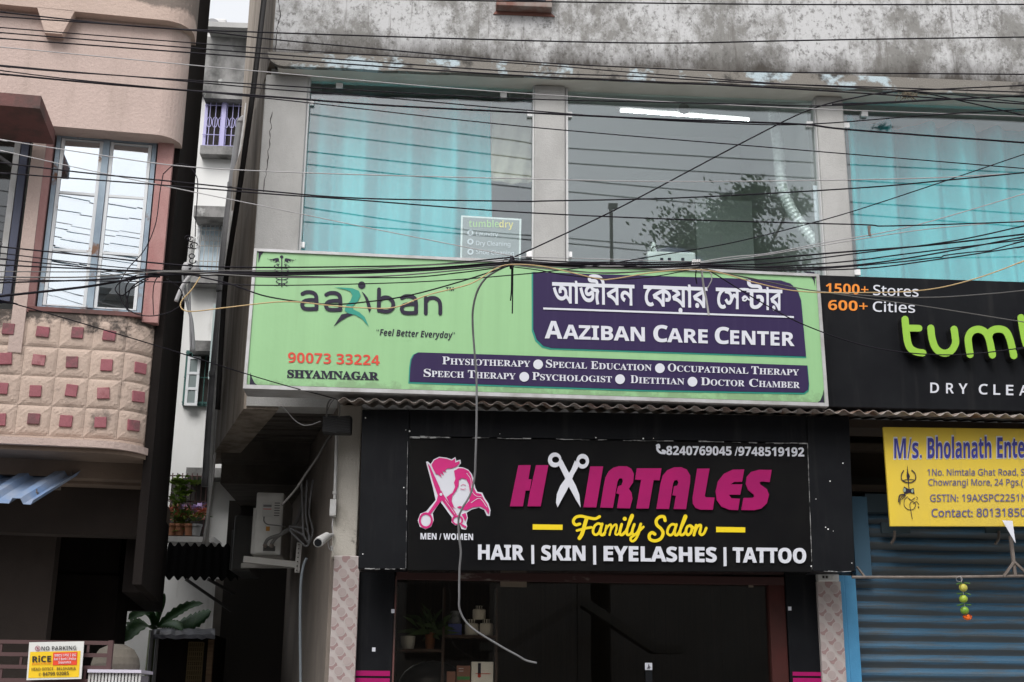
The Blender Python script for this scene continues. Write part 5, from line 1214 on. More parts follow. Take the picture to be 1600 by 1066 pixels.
# lowest opening with flower pots on its sill
a, b = W(262, 838, KY-.05), W(330, 747, KY-.05); MB().box((a.x, KY-.02, a.z), (b.x, KY-.003, b.z)).build('dark_opening', m_dark, bw)
g = MB()
for i in range(9): x = a.x+(b.x-a.x)*i/8; g.tube([(x, KY-.32, a.z), (x, KY-.32, b.z)], .007, 6)
for z in (a.z+.05, a.z+.35, b.z-.03): g.tube([(a.x, KY-.32, z), (b.x, KY-.32, z)], .007, 6)
tag(g.build('balcony_grille', m_gate, bw), 'rusty balcony grille in front of the plants')
ledge(258, 335, 839, 846, .5, m_conc)
rnd = random.Random(4); zb = W(290, 839, KY-.3).z
for i, (px, m, lab) in enumerate(((268, m_terra, 'leftmost small terracotta pot on the alley balcony ledge'), (280, m_terra, 'second terracotta pot on the alley balcony ledge under the climbing vine'), (295, m_terra, 'third terracotta pot on the balcony ledge, right of the vine pot'), (306, mat('grey_pot', (.22, .22, .22), .7), 'grey pot at the right end of the balcony ledge'))):
    x = W(px, 835, KY-.4).x; t = thing('flower_pot', lab, 'plant', (x, KY-.4, zb), 'flower pots on the alley balcony')
    MB().lathe((x, KY-.4, zb), [(.042, 0), (.058, .10), (.065, .10), (.065, .125), (.05, .125), (0, .11)], 14).build('pot', m, t)
    p = MB(); leaves(p, (x, KY-.4, zb+.2), 34, .045, .10, .016, i+20); p.build('foliage', (m_leaf, m_leafy, m_leaf, m_leafy)[i], t)
p = MB(); rnd = random.Random(8); pts = spline([W(282, 828, KY-.36), W(280, 800, KY-.36), W(284, 775, KY-.36), W(277, 752, KY-.36)], 10)
for q_ in pts: leaves(p, q_, 7, .03, .10, .035, int(q_.z*1000), .6)
for px in range(265, 325, 5): leaves(p, W(px, 752+rnd.uniform(-1, 4), KY-.36), 5, .02, .10, .03, px, .3)
tag(p.build('climbing_vine', m_leafy), 'yellow green vine climbing the balcony grille above the flower pots', 'vine')
p = MB(); rnd = random.Random(18)
for i in range(170):
    c = W(rnd.uniform(264, 322), rnd.gauss(798, 5), KY-.42); d = Vector((rnd.gauss(0, 1), -abs(rnd.gauss(0, 1)), rnd.gauss(0, 1))).normalized(); a1 = d.orthogonal().normalized()*.03; b1 = d.cross(a1); p.face([c-a1, c-b1, c+a1, c+b1])
tag(p.build('flower_garland', mat('coral_flowers', (.55, .21, .14), .7, (.38, .28, .50), 3, (1, 1, 1), .48, .52)), 'row of coral and violet flowers along the balcony grille', 'flowers')
# condenser on the roof
a, b = W(322, 57, KY+.2), W(354, 29, KY+.2)
t = thing('air_conditioner', 'white outdoor air conditioner on the roof at the top of the alley', 'air conditioner', ((a.x+b.x)/2, KY+.35, a.z))
MB().box((a.x, KY+.2, ztop+.12), (b.x, KY+.55, b.z)).build('casing', m_pvcw, t, bevel=.02)
c = W(331, 40, KY+.19); MB().lathe((c.x, KY+.197, c.z), [(0, 0), (.10, 0), (.10, .01), (.04, .012), (.04, .02), (0, .02)], 20, (0, -1, 0)).build('fan_guard', m_pvc, t)
MB().box((a.x+.05, KY+.25, ztop+.071), (b.x-.05, KY+.5, ztop+.119)).build('foot', m_steel, t)
# black canopy, its poles, dark column and shed in the alley
CYY = 2.9
t = thing('alley_canopy', 'black corrugated canopy jutting into the alley below the flower balcony', 'canopy', W(310, 900, CYY))
p = MB(); a, b = W(263, 850, CYY+.12), W(372, 852, CYY+.12); a1, b1 = W(254, 903, CYY), W(372, 905, CYY); n = 60
p.grid([[Vector(a).lerp(b, i/n)+Vector((0, 0, .02*math.sin(i*.9))) for i in range(n+1)], [Vector(a1).lerp(b1, i/n)+Vector((0, 0, .02*math.sin(i*.9))) for i in range(n+1)]]); o = p.build('sheet', mat('black_sheet', (.007, .007, .007), .9, spec=.05), t); o.modifiers.new('thick', 'SOLIDIFY').thickness = .006
MB().bar(W(290, 905, CYY), W(362, 955, CYY+.2), .025).build('brace', m_pvcd, t); MB().bar(W(325, 905, CYY), W(366, 928, CYY+.2), .025).build('brace', m_pvcd, t)
a, b = W(331, 990, 3.6).x, W(366, 990, 3.6).x
tag(MB().box((a, 3.6, 0), (b, 3.9, W(340, 905, 3.6).z)).build('alley_column', mat('dim_column_plaster', (.20, .18, .16), .9, (.12, .11, .10), 3)), 'grey plastered column standing in the dark alley under the black canopy', 'column')
a, b = W(300, 930, 3.7), W(314, 900, 3.7)
SHY = 2.4
t = thing('alley_shed', 'low dark shed with a tarpaulin roof and yellow lattice door at the alley mouth', 'shed', W(285, 1066, SHY)-Vector((0, 0, .5)))
a, b = W(238, 1066, SHY), W(330, 990, SHY)
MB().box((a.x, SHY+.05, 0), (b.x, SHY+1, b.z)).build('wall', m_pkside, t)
p = MB(); rnd = random.Random(6); n = 14
p.grid([[W(240+(336-240)*i/n, yy+rnd.uniform(-1.5, 1.5), SHY-.15+dd) for i in range(n+1)] for yy, dd in ((982, 1.0), (985, .6), (987, .2), (992, 0), (998, -.02))]); o = p.build('tarpaulin', mat('blue_grey_tarp', (.13, .135, .16), .5, (.05, .05, .06), 7), t); o.modifiers.new('thick', 'SOLIDIFY').thickness = .006
a, b = W(288, 1100, SHY), W(318, 1004, SHY); g = MB()
for i in range(8): x = a.x+(b.x-a.x)*i/7; g.box((x-.006, SHY, a.z), (x+.006, SHY+.02, b.z))
for i in range(14): z = a.z+(b.z-a.z)*i/13; g.box((a.x, SHY-.012, z-.005), (b.x, SHY-.001, z+.005))
g.build('lattice_door', mat('dim_yellow_wood', (.14, .10, .045), .8), t)
a, b = W(319, 1100, SHY), W(335, 1000, SHY); MB().box((a.x, SHY-.03, a.z), (b.x, SHY+.02, b.z)).build('door_leaf', m_wood, t)
for px in (238, 247): a = W(px, 985, SHY-.1); MB().tube([(a.x, SHY-.1, 0), a], .016).build('post', m_pvc, t)
# banana plant
t = thing('banana_plant', 'banana plant with broad green leaves rising behind the alley shed', 'plant', W(250, 1000, 3.4)-Vector((0, 0, 1.4)))
b0 = W(243, 990, 3.4); b0.z -= 1.4
MB().tube([b0, W(243, 985, 3.4)], [.09, .06], 10).build('stem', mat('banana_stem', (.10, .12, .05), .7), t)
def blade(pts, wd, fold=.25, ragged=0):
    P_ = spline(pts, 8); rows = []; n = len(P_)
    for i, q_ in enumerate(P_):
        d = (P_[min(i+1, n-1)]-P_[max(i-1, 0)]).normalized(); s_ = d.cross(Vector((0, -1, .35))).normalized(); t_ = i/(n-1); w_ = wd*math.sin(math.pi*min(1, .06+t_*.94))**.6*(1+ragged*math.sin(i*2.1)*.2); nn = d.cross(s_)
        rows.append([q_-s_*w_+nn*w_*fold, q_-s_*w_*.5+nn*w_*fold*.3, q_, q_+s_*w_*.5+nn*w_*fold*.3, q_+s_*w_+nn*w_*fold])
    p = MB(); p.grid(rows); o = p.build('leaf', m_ban, t, smooth=True); o.modifiers.new('thick', 'SOLIDIFY').thickness = .001
blade([W(243, 978, 3.4), W(247, 955, 3.4), W(252, 940, 3.4), W(257, 927, 3.4)], .04, .7); blade([W(246, 980, 3.4), W(270, 962, 3.35), W(295, 948, 3.3), W(318, 943, 3.2)], .05, -.5, .8); blade([W(262, 990, 3.4), W(290, 975, 3.3), W(310, 966, 3.2), W(330, 955, 3.1)], .085, .2, .8)
blade([W(243, 980, 3.4), W(232, 965, 3.2), W(220, 958, 3.0), W(200, 968, 2.9)], .075, -.5, .8); blade([W(240, 985, 3.4), W(225, 978, 3.1), W(210, 985, 2.9), W(195, 1003, 2.8)], .095, -.5, .8); blade([W(250, 978, 3.4), W(262, 974, 3.2), W(275, 975, 3.0), W(285, 985, 2.9)], .05, .3, .8)
# ------------------------------------------------------------------ pipes on the side wall
def onside(px, py, off=.05):     # point on the skewed side wall of the commercial building
    n = Vector((-1, bx_, 0)).normalized()
    return WPL(px, py, Vector((XL, 0, 0))+n*off, n)
def pipe(pts, r, m, nm, label, Y):
    return tag(MB().tube(spline([W(x, y, Y) for x, y in pts], 8), r, 12).build(nm, m, smooth=True), label, 'pipe')
t = thing('drain_pipe', 'thick grey drain pipe with an elbow running down the alley side', 'pipe', W(338, 760, 2.0))
MB().tube(spline([W(392, 186, 2.15), W(383, 186, 2.1), W(377, 192, 2.0), W(374, 208, 2.0), W(352, 380, 2.0), W(345, 470, 2.0), W(330, 640, 2.0), W(322, 760, 2.0)], 8), .042, 14).build('pipe', m_pvc, t, smooth=True)
for x, y in ((363.5, 290), (346.5, 452), (335, 585)): c0, c1 = W(x, y-4, 2.0), W(x-.4, y+4, 2.0); MB().tube([c0, c1], .050, 14).build('socket_ring', m_pvc, t)
pipe([(386, 162), (384, 175), (379, 215), (360, 345), (349, 470), (335, 640), (323, 850)], .016, m_pvcw, 'water_pipe', 'thin white water pipe beside the thick drain pipe in the alley', 1.85)
pipe([(364, 330), (353, 470), (340, 640), (333, 740), (318, 850)], .012, m_pvcw, 'water_pipe', 'thin grey white pipe right of the white water pipe', 1.75)
tag(MB().tube(spline([W(416, -30, -.2), W(397, 130, .2), W(384, 225, .6), W(372, 310, .9), W(352, 400, 1.2), W(345, 470, 1.3), W(336, 640, 1.5)], 8), [.024]*60, 10).build('riser_cable', m_pvcd, smooth=True) if False else MB().tube(spline([W(416, -30, -.2), W(397, 130, -.05), W(384, 225, .2), W(372, 310, .5), W(358, 400, .9), W(350, 470, 1.2), W(340, 640, 1.5)], 8), .022, 10).build('riser_pipe', m_pvcd, smooth=True), 'black riser pipe leaning down the building corner from the roof', 'pipe')
# ------------------------------------------------------------------ condensers on the low side wall
def condenser(x0, y0, x1, y1, Y, d, m, label, detail):
    a, b = W(x0, y1, Y), W(x1, y0, Y); t = thing('air_conditioner', label, 'air conditioner', ((a.x+b.x)/2, Y+d/2, a.z))
    MB().box((a.x, Y, a.z), (b.x, Y+d, b.z)).build('casing', m, t, bevel=.012)
    MB().box((a.x-.03, Y+.08, a.z+.02), (a.x-.001, Y+d-.05, b.z-.12)).build('fan_side', m, t)
    q_ = lambda u, v, e=.006: Vector((a.x+(b.x-a.x)*u, Y-e, a.z+(b.z-a.z)*v))
    def pl(u0, v0, u1, v1, nm, mm, e=.006): A, B_ = q_(u0, v0, e), q_(u1, v1, e); return MB().box((A.x, Y-e, A.z), (B_.x, Y-.0005, B_.z)).build(nm, mm, t, bevel=.002)
    pl(.10, .03, .93, .95, 'service_panel', m, .008)
    if detail:
        pl(.24, .60, .60, .84, 'label_plate', mat('label_white', (.50, .50, .48), .5), .012); pl(.27, .72, .58, .735, 'label_line', m_red, .0125); pl(.27, .76, .58, .80, 'label_line', m_pvc, .0125); pl(.42, .45, .56, .38, 'sticker', mat('sticker_orange', (.55, .25, .03), .5), .012)
        for k in range(6): pl(.68+.0, .62+.04*k, .88, .635+.04*k, 'vent_slot', m_acd, .0105)
        pl(.36, .06, .80, .14, 'valve_plate', m_acd, .012)
        for u in (.45, .68): A = q_(u, .14, .03); MB().lathe(A, [(0, 0), (.018, 0), (.018, .03), (.009, .035), (.009, .05), (0, .05)], 12, (0, -1, 0)).build('valve', m_steel, t)
    return t, a, b, q_
t, a, b, q_ = condenser(395, 770, 444, 867, 1.15, .75, m_ac, 'nearer whitish outdoor air conditioner mounted on the wall bracket in the alley', True)
p = MB()
for u0, e in ((.45, 0), (.68, .02)): p.tube(spline([q_(u0, .16, .06), q_(u0+.15, .24, .09), q_(1.1, .32+e, .1), q_(1.45, .45+e, .05), q_(1.62, .66+e, 0), q_(1.72, .95, -.05)], 8), .014, 10)
p.tube(spline([q_(.33, .6, .02), q_(.36, .52, .05), q_(.5, .47, .06), q_(.8, .46, .05), q_(1.1, .45, .02)], 8), .005, 6)
p.build('refrigerant_line', mat('pipe_insulation', (.15, .15, .145), .7), t)
A = W(379, 884, 1.1); B_ = W(470, 884, 1.1)
t = thing('wall_bracket', 'pale steel bracket carrying the nearer air conditioner', 'bracket', W(420, 884, 1.1))
MB().bar(W(381, 874, 1.12), W(466, 883, 1.12), .05, .05).build('arm', m_bsteel, t); MB().bar(W(377, 884, 1.6), W(462, 884, 1.6), .04).build('arm', m_bsteel, t)
A = W(464, 895, 1.05); B_ = W(468, 848, 1.05); MB().bar(A, B_, .04, .02).build('perforated_upright', m_bsteel, t)
p = MB()
for k in range(7): c = A.lerp(B_, (k+.5)/7); p.ball(c+Vector((0, -.022, 0)), .006, 8)
p.build('hole', m_dark, t)
condenser(361, 806, 396, 892, 2.3, .7, m_acd, 'dark grey air conditioner deeper in the alley behind the pale one', False)
p = MB(); rnd = random.Random(12)
for k in range(3): p.tube(spline([onside(486-k*3, 770, .02) if False else W(489-k*9, 750, .9), W(483-k*5, 800, .9), W(489-k*7, 830+k*4, .88), W(480+k*2, 853-k*4, .85), W(468+k*5, 845-k*9, .9), W(452, 828-k*3, 1.0)], 8), .008, 8)
tag(p.build('cable_bundle', m_pvc, smooth=True), 'looping bundle of grey cables beside the nearer air conditioner', 'cables')
# conduits, junction box, camera, black basket on the corner pier
pipe([(470, 1080), (469, 980), (470, 915), (474, 885), (479, 872)], .011, mat('blue_grey_conduit', (.20, .23, .26), .5), 'wall_conduit', 'blue grey conduit rising on the brown side wall below the bracket', .6)
t = thing('conduit', 'white conduit with a small junction box running up the stained pier', 'conduit', W(521, 808, -.2))
MB().tube(spline([W(526, 680, -.19), W(525, 720, -.19), W(523, 780, -.19)]), .012, 10).build('pipe', m_pvcw, t)
a, b = W(514.5, 806, -.22), W(526, 780, -.22); MB().box((a.x, -.22, a.z), (b.x, -.151, b.z)).build('junction_box', m_pvcw, t, bevel=.005)
MB().tube([W(523.2, 772, -.19), W(523.2, 768, -.19)], .017, 10).build('clip', m_pvcw, t)
pipe([(524, 672), (510, 690), (496, 715), (480, 738), (462, 765), (440, 790)], .009, m_cableg, 'wall_conduit', 'dim conduit slanting from the black basket down the side wall', .15)
t = thing('security_camera', 'small white bullet security camera on the stained pier beside the salon', 'camera', W(512, 850, -.25))
MB().tube([W(497, 848, -.40), W(500, 845.5, -.36), W(511, 838, -.26)], [.034, .036, .030], 18).build('housing', m_pvcw, t); MB().tube([W(496.4, 848.3, -.41), W(497.2, 847.9, -.399)], [.026, .027], 18).build('lens', m_black, t)
MB().tube(spline([W(511, 838, -.27), W(516, 836, -.22), W(520, 836, -.16)]), .012, 10).build('arm', m_pvcw, t)
MB().tube(spline([W(521, 808, -.19), W(519, 822, -.2), W(520, 836, -.2), W(513, 845, -.24), W(514, 856, -.24), W(518, 860, -.22)]), .004, 6).build('lead', m_cablew, t); MB().tube([W(518, 853, -.22), W(518.5, 861, -.22)], .009, 8).build('plug', m_pvcw, t)
a, b = W(503, 676, -.42), W(550, 650, -.42)
t = thing('router_box', 'black ribbed plastic box hung from cables under the green sign', 'box', ((a.x+b.x)/2, -.38, a.z))
MB().box((a.x, -.42, a.z), (b.x, -.32, b.z)).build('case', mat('black_plastic', (.016, .016, .018), .5), t, bevel=.012)
p = MB()
for k in range(9):
    for i in range(2):
        x0 = a.x+.012+(b.x-a.x-.024)*i/2; x1 = x0+(b.x-a.x-.03)/2; z = a.z+.016+(b.z-a.z-.03)*k/8; p.bar((x0, -.424, z), (x1, -.424, z-.012+.024*i), .007)
p.build('rib', mat('black_rib', (.030, .030, .032), .45), t)
p = MB(); p.tube(spline([W(510, 652, -.42), W(512, 632, -.45), W(520, 622, -.5), W(528, 626, -.5), W(531, 640, -.45), W(530, 652, -.42)]), .006, 8); p.tube(spline([W(509, 648, -.42), W(516, 632, -.45), W(522, 624, -.5)]), .003, 6); p.build('hanger', m_cableg, t)
# vent fan opening at the very top
a, b = W(775, 14, -.19), W(862, -40, -.19)
t = thing('exhaust_fan', 'exhaust fan in a red framed opening at the top of the weathered wall', 'fan', ((a.x+b.x)/2, -.19, a.z))
fr = MB(); fr.box((a.x, -.25, a.z), (b.x, -.149, a.z+.05)); fr.box((a.x, -.23, a.z+.05), (a.x+.05, -.149, a.z+.6)); fr.box((b.x-.05, -.23, a.z+.05), (b.x, -.149, a.z+.6)); fr.build('frame', mat('red_oxide_frame', (.19, .085, .065), .8, (.26, .22, .2), 6), t, bevel=.006)
MB().prism([(a.x-.02, -.16, a.z-.03), (b.x+.03, -.16, a.z-.03), (b.x, -.16, a.z-.001), (a.x, -.16, a.z-.001)], (0, .011, 0)).build('stained_sill', mat('red_oxide', (.22, .10, .08), .9), t)
MB().box((a.x+.051, -.18, a.z+.051), (b.x-.051, -.16, a.z+.6)).build('plate', mat('dark_blue_grey', (.08, .085, .11), .6), t)
c = ((a.x+b.x)/2, -.185, a.z+.28); MB().lathe(c, [(.14, 0), (.2, 0), (.2, .04), (.185, .04), (.185, .01), (.14, .01)], 28, (0, -1, 0)).build('ring', m_black, t)
for k in range(5):
    an = 6.28*k/5+.3; d = Vector((math.cos(an), 0, math.sin(an))); n = Vector((-math.sin(an), 0, math.cos(an))); C = Vector(c)+Vector((0, -.02, 0))
    MB().prism([C+d*.03-n*.02, C+d*.17-n*.05+Vector((0, -.012, 0)), C+d*.17+n*.05+Vector((0, .008, 0)), C+d*.03+n*.02], (0, .003, 0)).build('blade', m_bsteel, t)
# ------------------------------------------------------------------ overhead cables
GRP = 'cables strung across the street front'
K, WH, TN, GR = m_cable, m_cablew, m_cabley, m_cableg
def cable(label, m, wpx, pts, Y=-2.6, Y1=None):
    Y1 = Y if Y1 is None else Y1; x0, x1 = pts[0][0], pts[-1][0]; P_ = []; nn = len(pts)
    for i, (x, y) in enumerate(pts):
        t = (x-x0)/(x1-x0) if abs(x1-x0) > 60 else i/(nn-1); P_.append(W(x, y, Y+(Y1-Y)*t))
    if x0 < 0: P_.insert(0, P_[0]+(P_[0]-P_[1]).normalized()*3)
    if x1 > 1640: P_.append(P_[-1]+(P_[-1]-P_[-2]).normalized()*4)
    r = wpx/2*(abs(Y-CAM.y)/FPX)
    o = MB().tube(spline(P_, 10), r, 8).build('cable', m, smooth=True); return tag(o, label, 'cable', GRP)
cable('topmost thin black cable crossing the frame just above the exhaust fan', K, 2.6, [(560, -2), (800, 2), (1220, 7), (1680, 7)], -2.4)
cable('black cable sagging across the middle of the weathered parapet wall', K, 2.6, [(-60, 14), (0, 19), (223, 42), (420, 51), (800, 63), (1036, 67.5), (1220, 64), (1390, 61), (1680, 57)], -2.5)
cable('black cable under the mid-parapet one, meeting the dark stain line above the windows', K, 2.4, [(-60, 22), (0, 26), (158, 37), (315, 49), (420, 61), (537, 72), (800, 95), (1000, 106), (1220, 113), (1680, 117)], -2.6)
cable('black cable crossing the pink wall under the trapezoid ornament', K, 2.0, [(-60, 37), (0, 43), (420, 76), (800, 98.5), (984, 113), (1220, 131), (1443, 144), (1680, 169)], -2.7)
cable('black cable along the slab edge that merges with another above the right pillar', K, 2.3, [(-60, 45), (0, 51), (420, 84.5), (800, 111.6), (1000, 120), (1180, 130), (1416, 138), (1680, 147)], -2.75)
cable('black cable following the lower slab edge from the pink house', K, 2.6, [(-60, 55), (0, 60), (420, 91.5), (800, 117.5), (1220, 138), (1680, 168)], -2.8)
cable('thin pale cable crossing the soffit just above the panes', WH, 1.7, [(-60, 67), (0, 73.5), (420, 113), (800, 145), (1220, 168), (1680, 185)], -2.5)
cable('black cable grazing the glass tops and climbing towards the right slab', K, 2.2, [(-60, 95), (0, 102), (184, 118), (420, 133), (590, 143), (800, 154), (1036, 160), (1180, 163.5), (1285, 165.5), (1443, 158), (1680, 145)], -2.6)
cable('black cable twisted under its neighbour on the pink wall, rising at right end', K, 2.2, [(-60, 97), (0, 103.5), (100, 112.5), (210, 120), (420, 139), (590, 152), (800, 170.5), (984, 185), (1180, 194.5), (1285, 193), (1455, 180), (1680, 166)], -2.65)
cable('thickest black cable crossing the upper panes below the lit tube', K, 3.4, [(-60, 109), (0, 115.6), (184, 133), (420, 151), (590, 164), (800, 175), (1036, 186.5), (1246, 194), (1338, 203.6), (1680, 229)], -2.7)
cable('thin black cable sloping across all three panes below the thick one', K, 2.0, [(-60, 101), (0, 110), (131, 126), (420, 154), (800, 196), (1220, 232), (1680, 270)], -2.75)
cable('pale cable crossing the blue window top and the panes at mid height', WH, 1.9, [(-60, 205), (0, 218), (140, 240), (276, 259), (420, 268), (616, 274.5), (800, 279), (1000, 283.5), (1200, 283), (1455, 278), (1680, 266)], -2.5)
cable('pale thin cable falling from the left edge to the cable knot on the green sign', WH, 1.6, [(-60, 220), (0, 235), (171, 273), (420, 324), (560, 353), (721, 385), (800, 400)], -2.5)
cable('black cable dipping over the turquoise pane then rising to the right edge', K, 2.6, [(-60, 246), (0, 254), (131, 270), (263, 283), (420, 299), (564, 310), (800, 314.5), (860, 314), (1070, 309), (1340, 294), (1487, 281), (1680, 262)], -2.6)
cable('black cable crossing the lower panes in one long gentle slope', K, 2.4, [(-60, 262), (0, 270), (210, 286), (420, 303), (537, 311), (800, 331), (1060, 343), (1340, 351), (1400, 353), (1680, 344)], -2.7)
TX, TY_ = 800, 408
cable('uppermost black cable of the bundle leading to the left knot', K, 2.6, [(-60, 379), (0, 385.6), (140, 400), (284, 414.5), (420, 418), (643, 415), (730, 409), (800, 402)], -2.3)
cable('black cable crossing the blue window just under the uppermost bundle cable', K, 1.8, [(-60, 388), (0, 395.6), (223, 421), (420, 425), (600, 421), (800, 413)], -2.32)
cable('black bundle cable dipping in front of the winged staff emblem', K, 2.6, [(-60, 409), (0, 414), (158, 421), (420, 429), (600, 426), (720, 419), (800, 411)], -2.35)
cable('grey black bundle cable lowest across the emblem', GR, 2.4, [(-60, 433), (0, 433), (131, 433), (263, 425), (420, 433), (590, 432), (720, 422), (800, 414)], -2.37)
cable('thick twisted black cable climbing from the lower left of the blue window', K, 4.2, [(-60, 470), (0, 463), (131, 448.6), (200, 437), (262, 427), (330, 426.5), (450, 428), (620, 424), (800, 412)], -2.3)
cable('thin black cable running level beneath the bundle over the sign', K, 1.9, [(-60, 434), (0, 437), (263, 441), (420, 446), (590, 443), (700, 438), (800, 430), (860, 424), (931, 415.5), (1036, 398), (1141, 380), (1250, 353.5), (1340, 328), (1487, 279.5), (1680, 214)], -2.4)
cable('black cable drooping across the word mark from the alley pipe', K, 2.4, [(306, 431), (360, 444), (420, 464), (511, 475.5), (580, 471), (643, 461), (720, 440), (800, 414)], -2.4)
cable('tan cable looping from the alley pipe along the top of the green sign', TN, 2.0, [(312.6, 433), (300, 452), (283, 472), (286, 484), (305, 486.5), (360, 480), (446, 471.5), (520, 478), (564, 481), (616, 480.5), (669, 461), (735, 443.5), (774, 420), (800, 413.5), (852, 417), (931, 435), (958, 436), (1023, 425.5), (1084, 421.5), (1128, 427), (1181, 442), (1246, 455), (1338, 457.5), (1443, 453.5), (1521, 436.5), (1600, 407.6), (1680, 372)], -2.45)
for i, (lab, y0, ym, y1, wp, m) in enumerate((('upper black cable between the two knots on the sign', 404, 410, 409, 2.4, K), ('second black cable between the two knots', 407, 414, 412, 3.0, K), ('middle black cable between the two knots', 410, 417.5, 414.5, 3.0, K), ('fourth grey cable between the two knots', 412, 420, 416.5, 2.2, GR), ('lowest taut black cable between the two knots', 413, 427, 418, 2.2, K))):
    cable(lab, m, wp, [(798, y0), (880, (y0+ym)/2+2), (950, ym), (1020, (ym+y1)/2+.6), (1092, y1)], -2.3-.02*i)
for i, (lab, pts, wp, m) in enumerate((('black bundle cable touching the top of the word mark dot', [(-60, 402), (0, 405), (200, 424), (300, 430), (420, 431), (620, 434), (720, 426), (800, 415)], 2.2, K), ('dark cable hidden in the thick of the left bundle', [(-60, 446), (0, 442), (150, 437), (300, 428), (450, 426), (600, 423), (700, 417), (800, 409)], 2.8, K), ('grey cable along the upper side of the left bundle', [(-60, 424), (120, 425), (300, 423), (500, 422), (680, 414), (800, 406)], 1.8, GR),
        ('doubled black cable in the middle of the bundle between the knots', [(796, 408), (880, 414), (960, 413), (1040, 413), (1094, 411)], 3.4, K), ('black cable crossing its neighbours between the knots', [(796, 413), (860, 412), (940, 412), (1020, 418), (1094, 414)], 2.8, K), ('dark slack strand under the bundle between the knots', [(796, 414), (860, 421), (930, 426), (1010, 424), (1092, 417)], 2.0, GR),
        ('black cable running on from the right knot along the sign top', [(1090, 414), (1160, 417), (1240, 418.5), (1330, 415), (1440, 400), (1600, 370), (1680, 352)], 2.6, K))):
    cable(lab, m, wp, pts, -2.31-.015*i)
cable('pale straight cable between the knots along the sign top edge', WH, 1.6, [(800, 401), (940, 405), (1084, 409)], -2.28)
cable('slack black cable sagging onto the Bengali title between the knots', K, 1.8, [(800, 417), (840, 422), (879, 429), (925, 434), (971, 436.5), (1030, 431), (1090, 419)], -2.42)
R_ = [('pale cable fanning highest from the right knot to the right edge', WH, 1.7, [(1092, 410), (1140, 402), (1200, 396), (1290, 379), (1423, 354), (1600, 303), (1680, 278)]), ('second pale cable fanning from the right knot, flattening at the right curtain', WH, 1.6, [(1092, 411), (1200, 398), (1330, 376), (1455, 357.6), (1600, 345), (1680, 338)]),
      ('thick black cable fanning from the right knot below the pale pair', K, 3.0, [(1092, 413), (1200, 404), (1330, 393), (1455, 383), (1600, 366), (1680, 356)]), ('black cable crossing the thick fan cable before the right edge', K, 2.4, [(1092, 414), (1200, 412), (1340, 396), (1487, 377), (1600, 353), (1680, 334)]),
      ('black cable third from below in the right fan', K, 2.4, [(1092, 416), (1200, 417), (1320, 409), (1423, 396), (1600, 374.5), (1680, 364)]), ('kinked black cable in the right fan with a small step in it', K, 2.2, [(1092, 417), (1180, 421), (1280, 420), (1400, 410), (1460, 403), (1471, 402), (1478, 399), (1519, 394), (1545, 392), (1556, 389), (1600, 377), (1680, 360)]),
      ('lowest black cable of the right fan above the black sign', K, 2.3, [(1092, 418), (1200, 422), (1344, 420), (1455, 407), (1600, 385), (1680, 370)])]
for i, (lab, m, wp, pts) in enumerate(R_): cable(lab, m, wp, pts, -2.3-.02*i)
cable('steep black cable rising from the left knot across the middle pane to the slab', K, 2.4, [(805, 401), (860, 376), (975, 321), (1166, 220), (1267, 171), (1350, 150), (1402, 143), (1480, 139), (1680, 130)], -2.35, -2.6)
cable('black cable falling from the slab edge towards the right edge', K, 2.2, [(1375, 148), (1403, 143), (1440, 145), (1520, 162), (1600, 181), (1680, 203)], -2.5)
cable('black cable rising gently along the right soffit', K, 2.6, [(1300, 163), (1380, 160), (1480, 155), (1600, 150), (1680, 145)], -2.55)
cable('thin black cable falling past the green sign corner to the hanging black box', K, 2.0, [(-40, 460), (8, 471), (100, 497), (184, 522), (263, 546), (420, 595), (516, 621), (526, 624)], -2.2, -.6)
cable('black cable sagging low over the lime letters', K, 2.0, [(1097, 417), (1115, 427), (1180, 467), (1259, 508.7), (1364, 543), (1482, 554.7), (1600, 543), (1680, 524)], -2.3)
cable('dark cable sagging under the word Stores', GR, 1.8, [(1097, 419), (1180, 437), (1285, 456), (1429.6, 465), (1548, 459), (1680, 446)], -2.35)
cable('thin cable falling across the word Cities to the right edge', GR, 1.7, [(1097, 420), (1180, 436), (1246, 450), (1337, 464), (1443, 478.5), (1600, 503.5), (1680, 517)], -2.38)
cable('grey cable hanging down from the left knot past the salon sign, end loose', m_pvc, 3.6, [(796, 414), (775, 424), (758, 436), (746, 455), (739.5, 480), (738.5, 506), (741, 545), (744.5, 590), (744.6, 660), (743, 715), (741.5, 745), (735, 772), (722, 795), (716.5, 812), (717.5, 840), (720, 863), (718, 890), (717.5, 930), (719, 955), (736, 980), (781, 1009), (808, 1024), (822, 1032), (838, 1036)], -2.3, -1.3)
cable('white thin lead drooping from the sign corner to the black box', WH, 1.5, [(440, 634), (450, 645), (462, 658), (475, 664.5), (488, 663), (501, 658)], -.45)
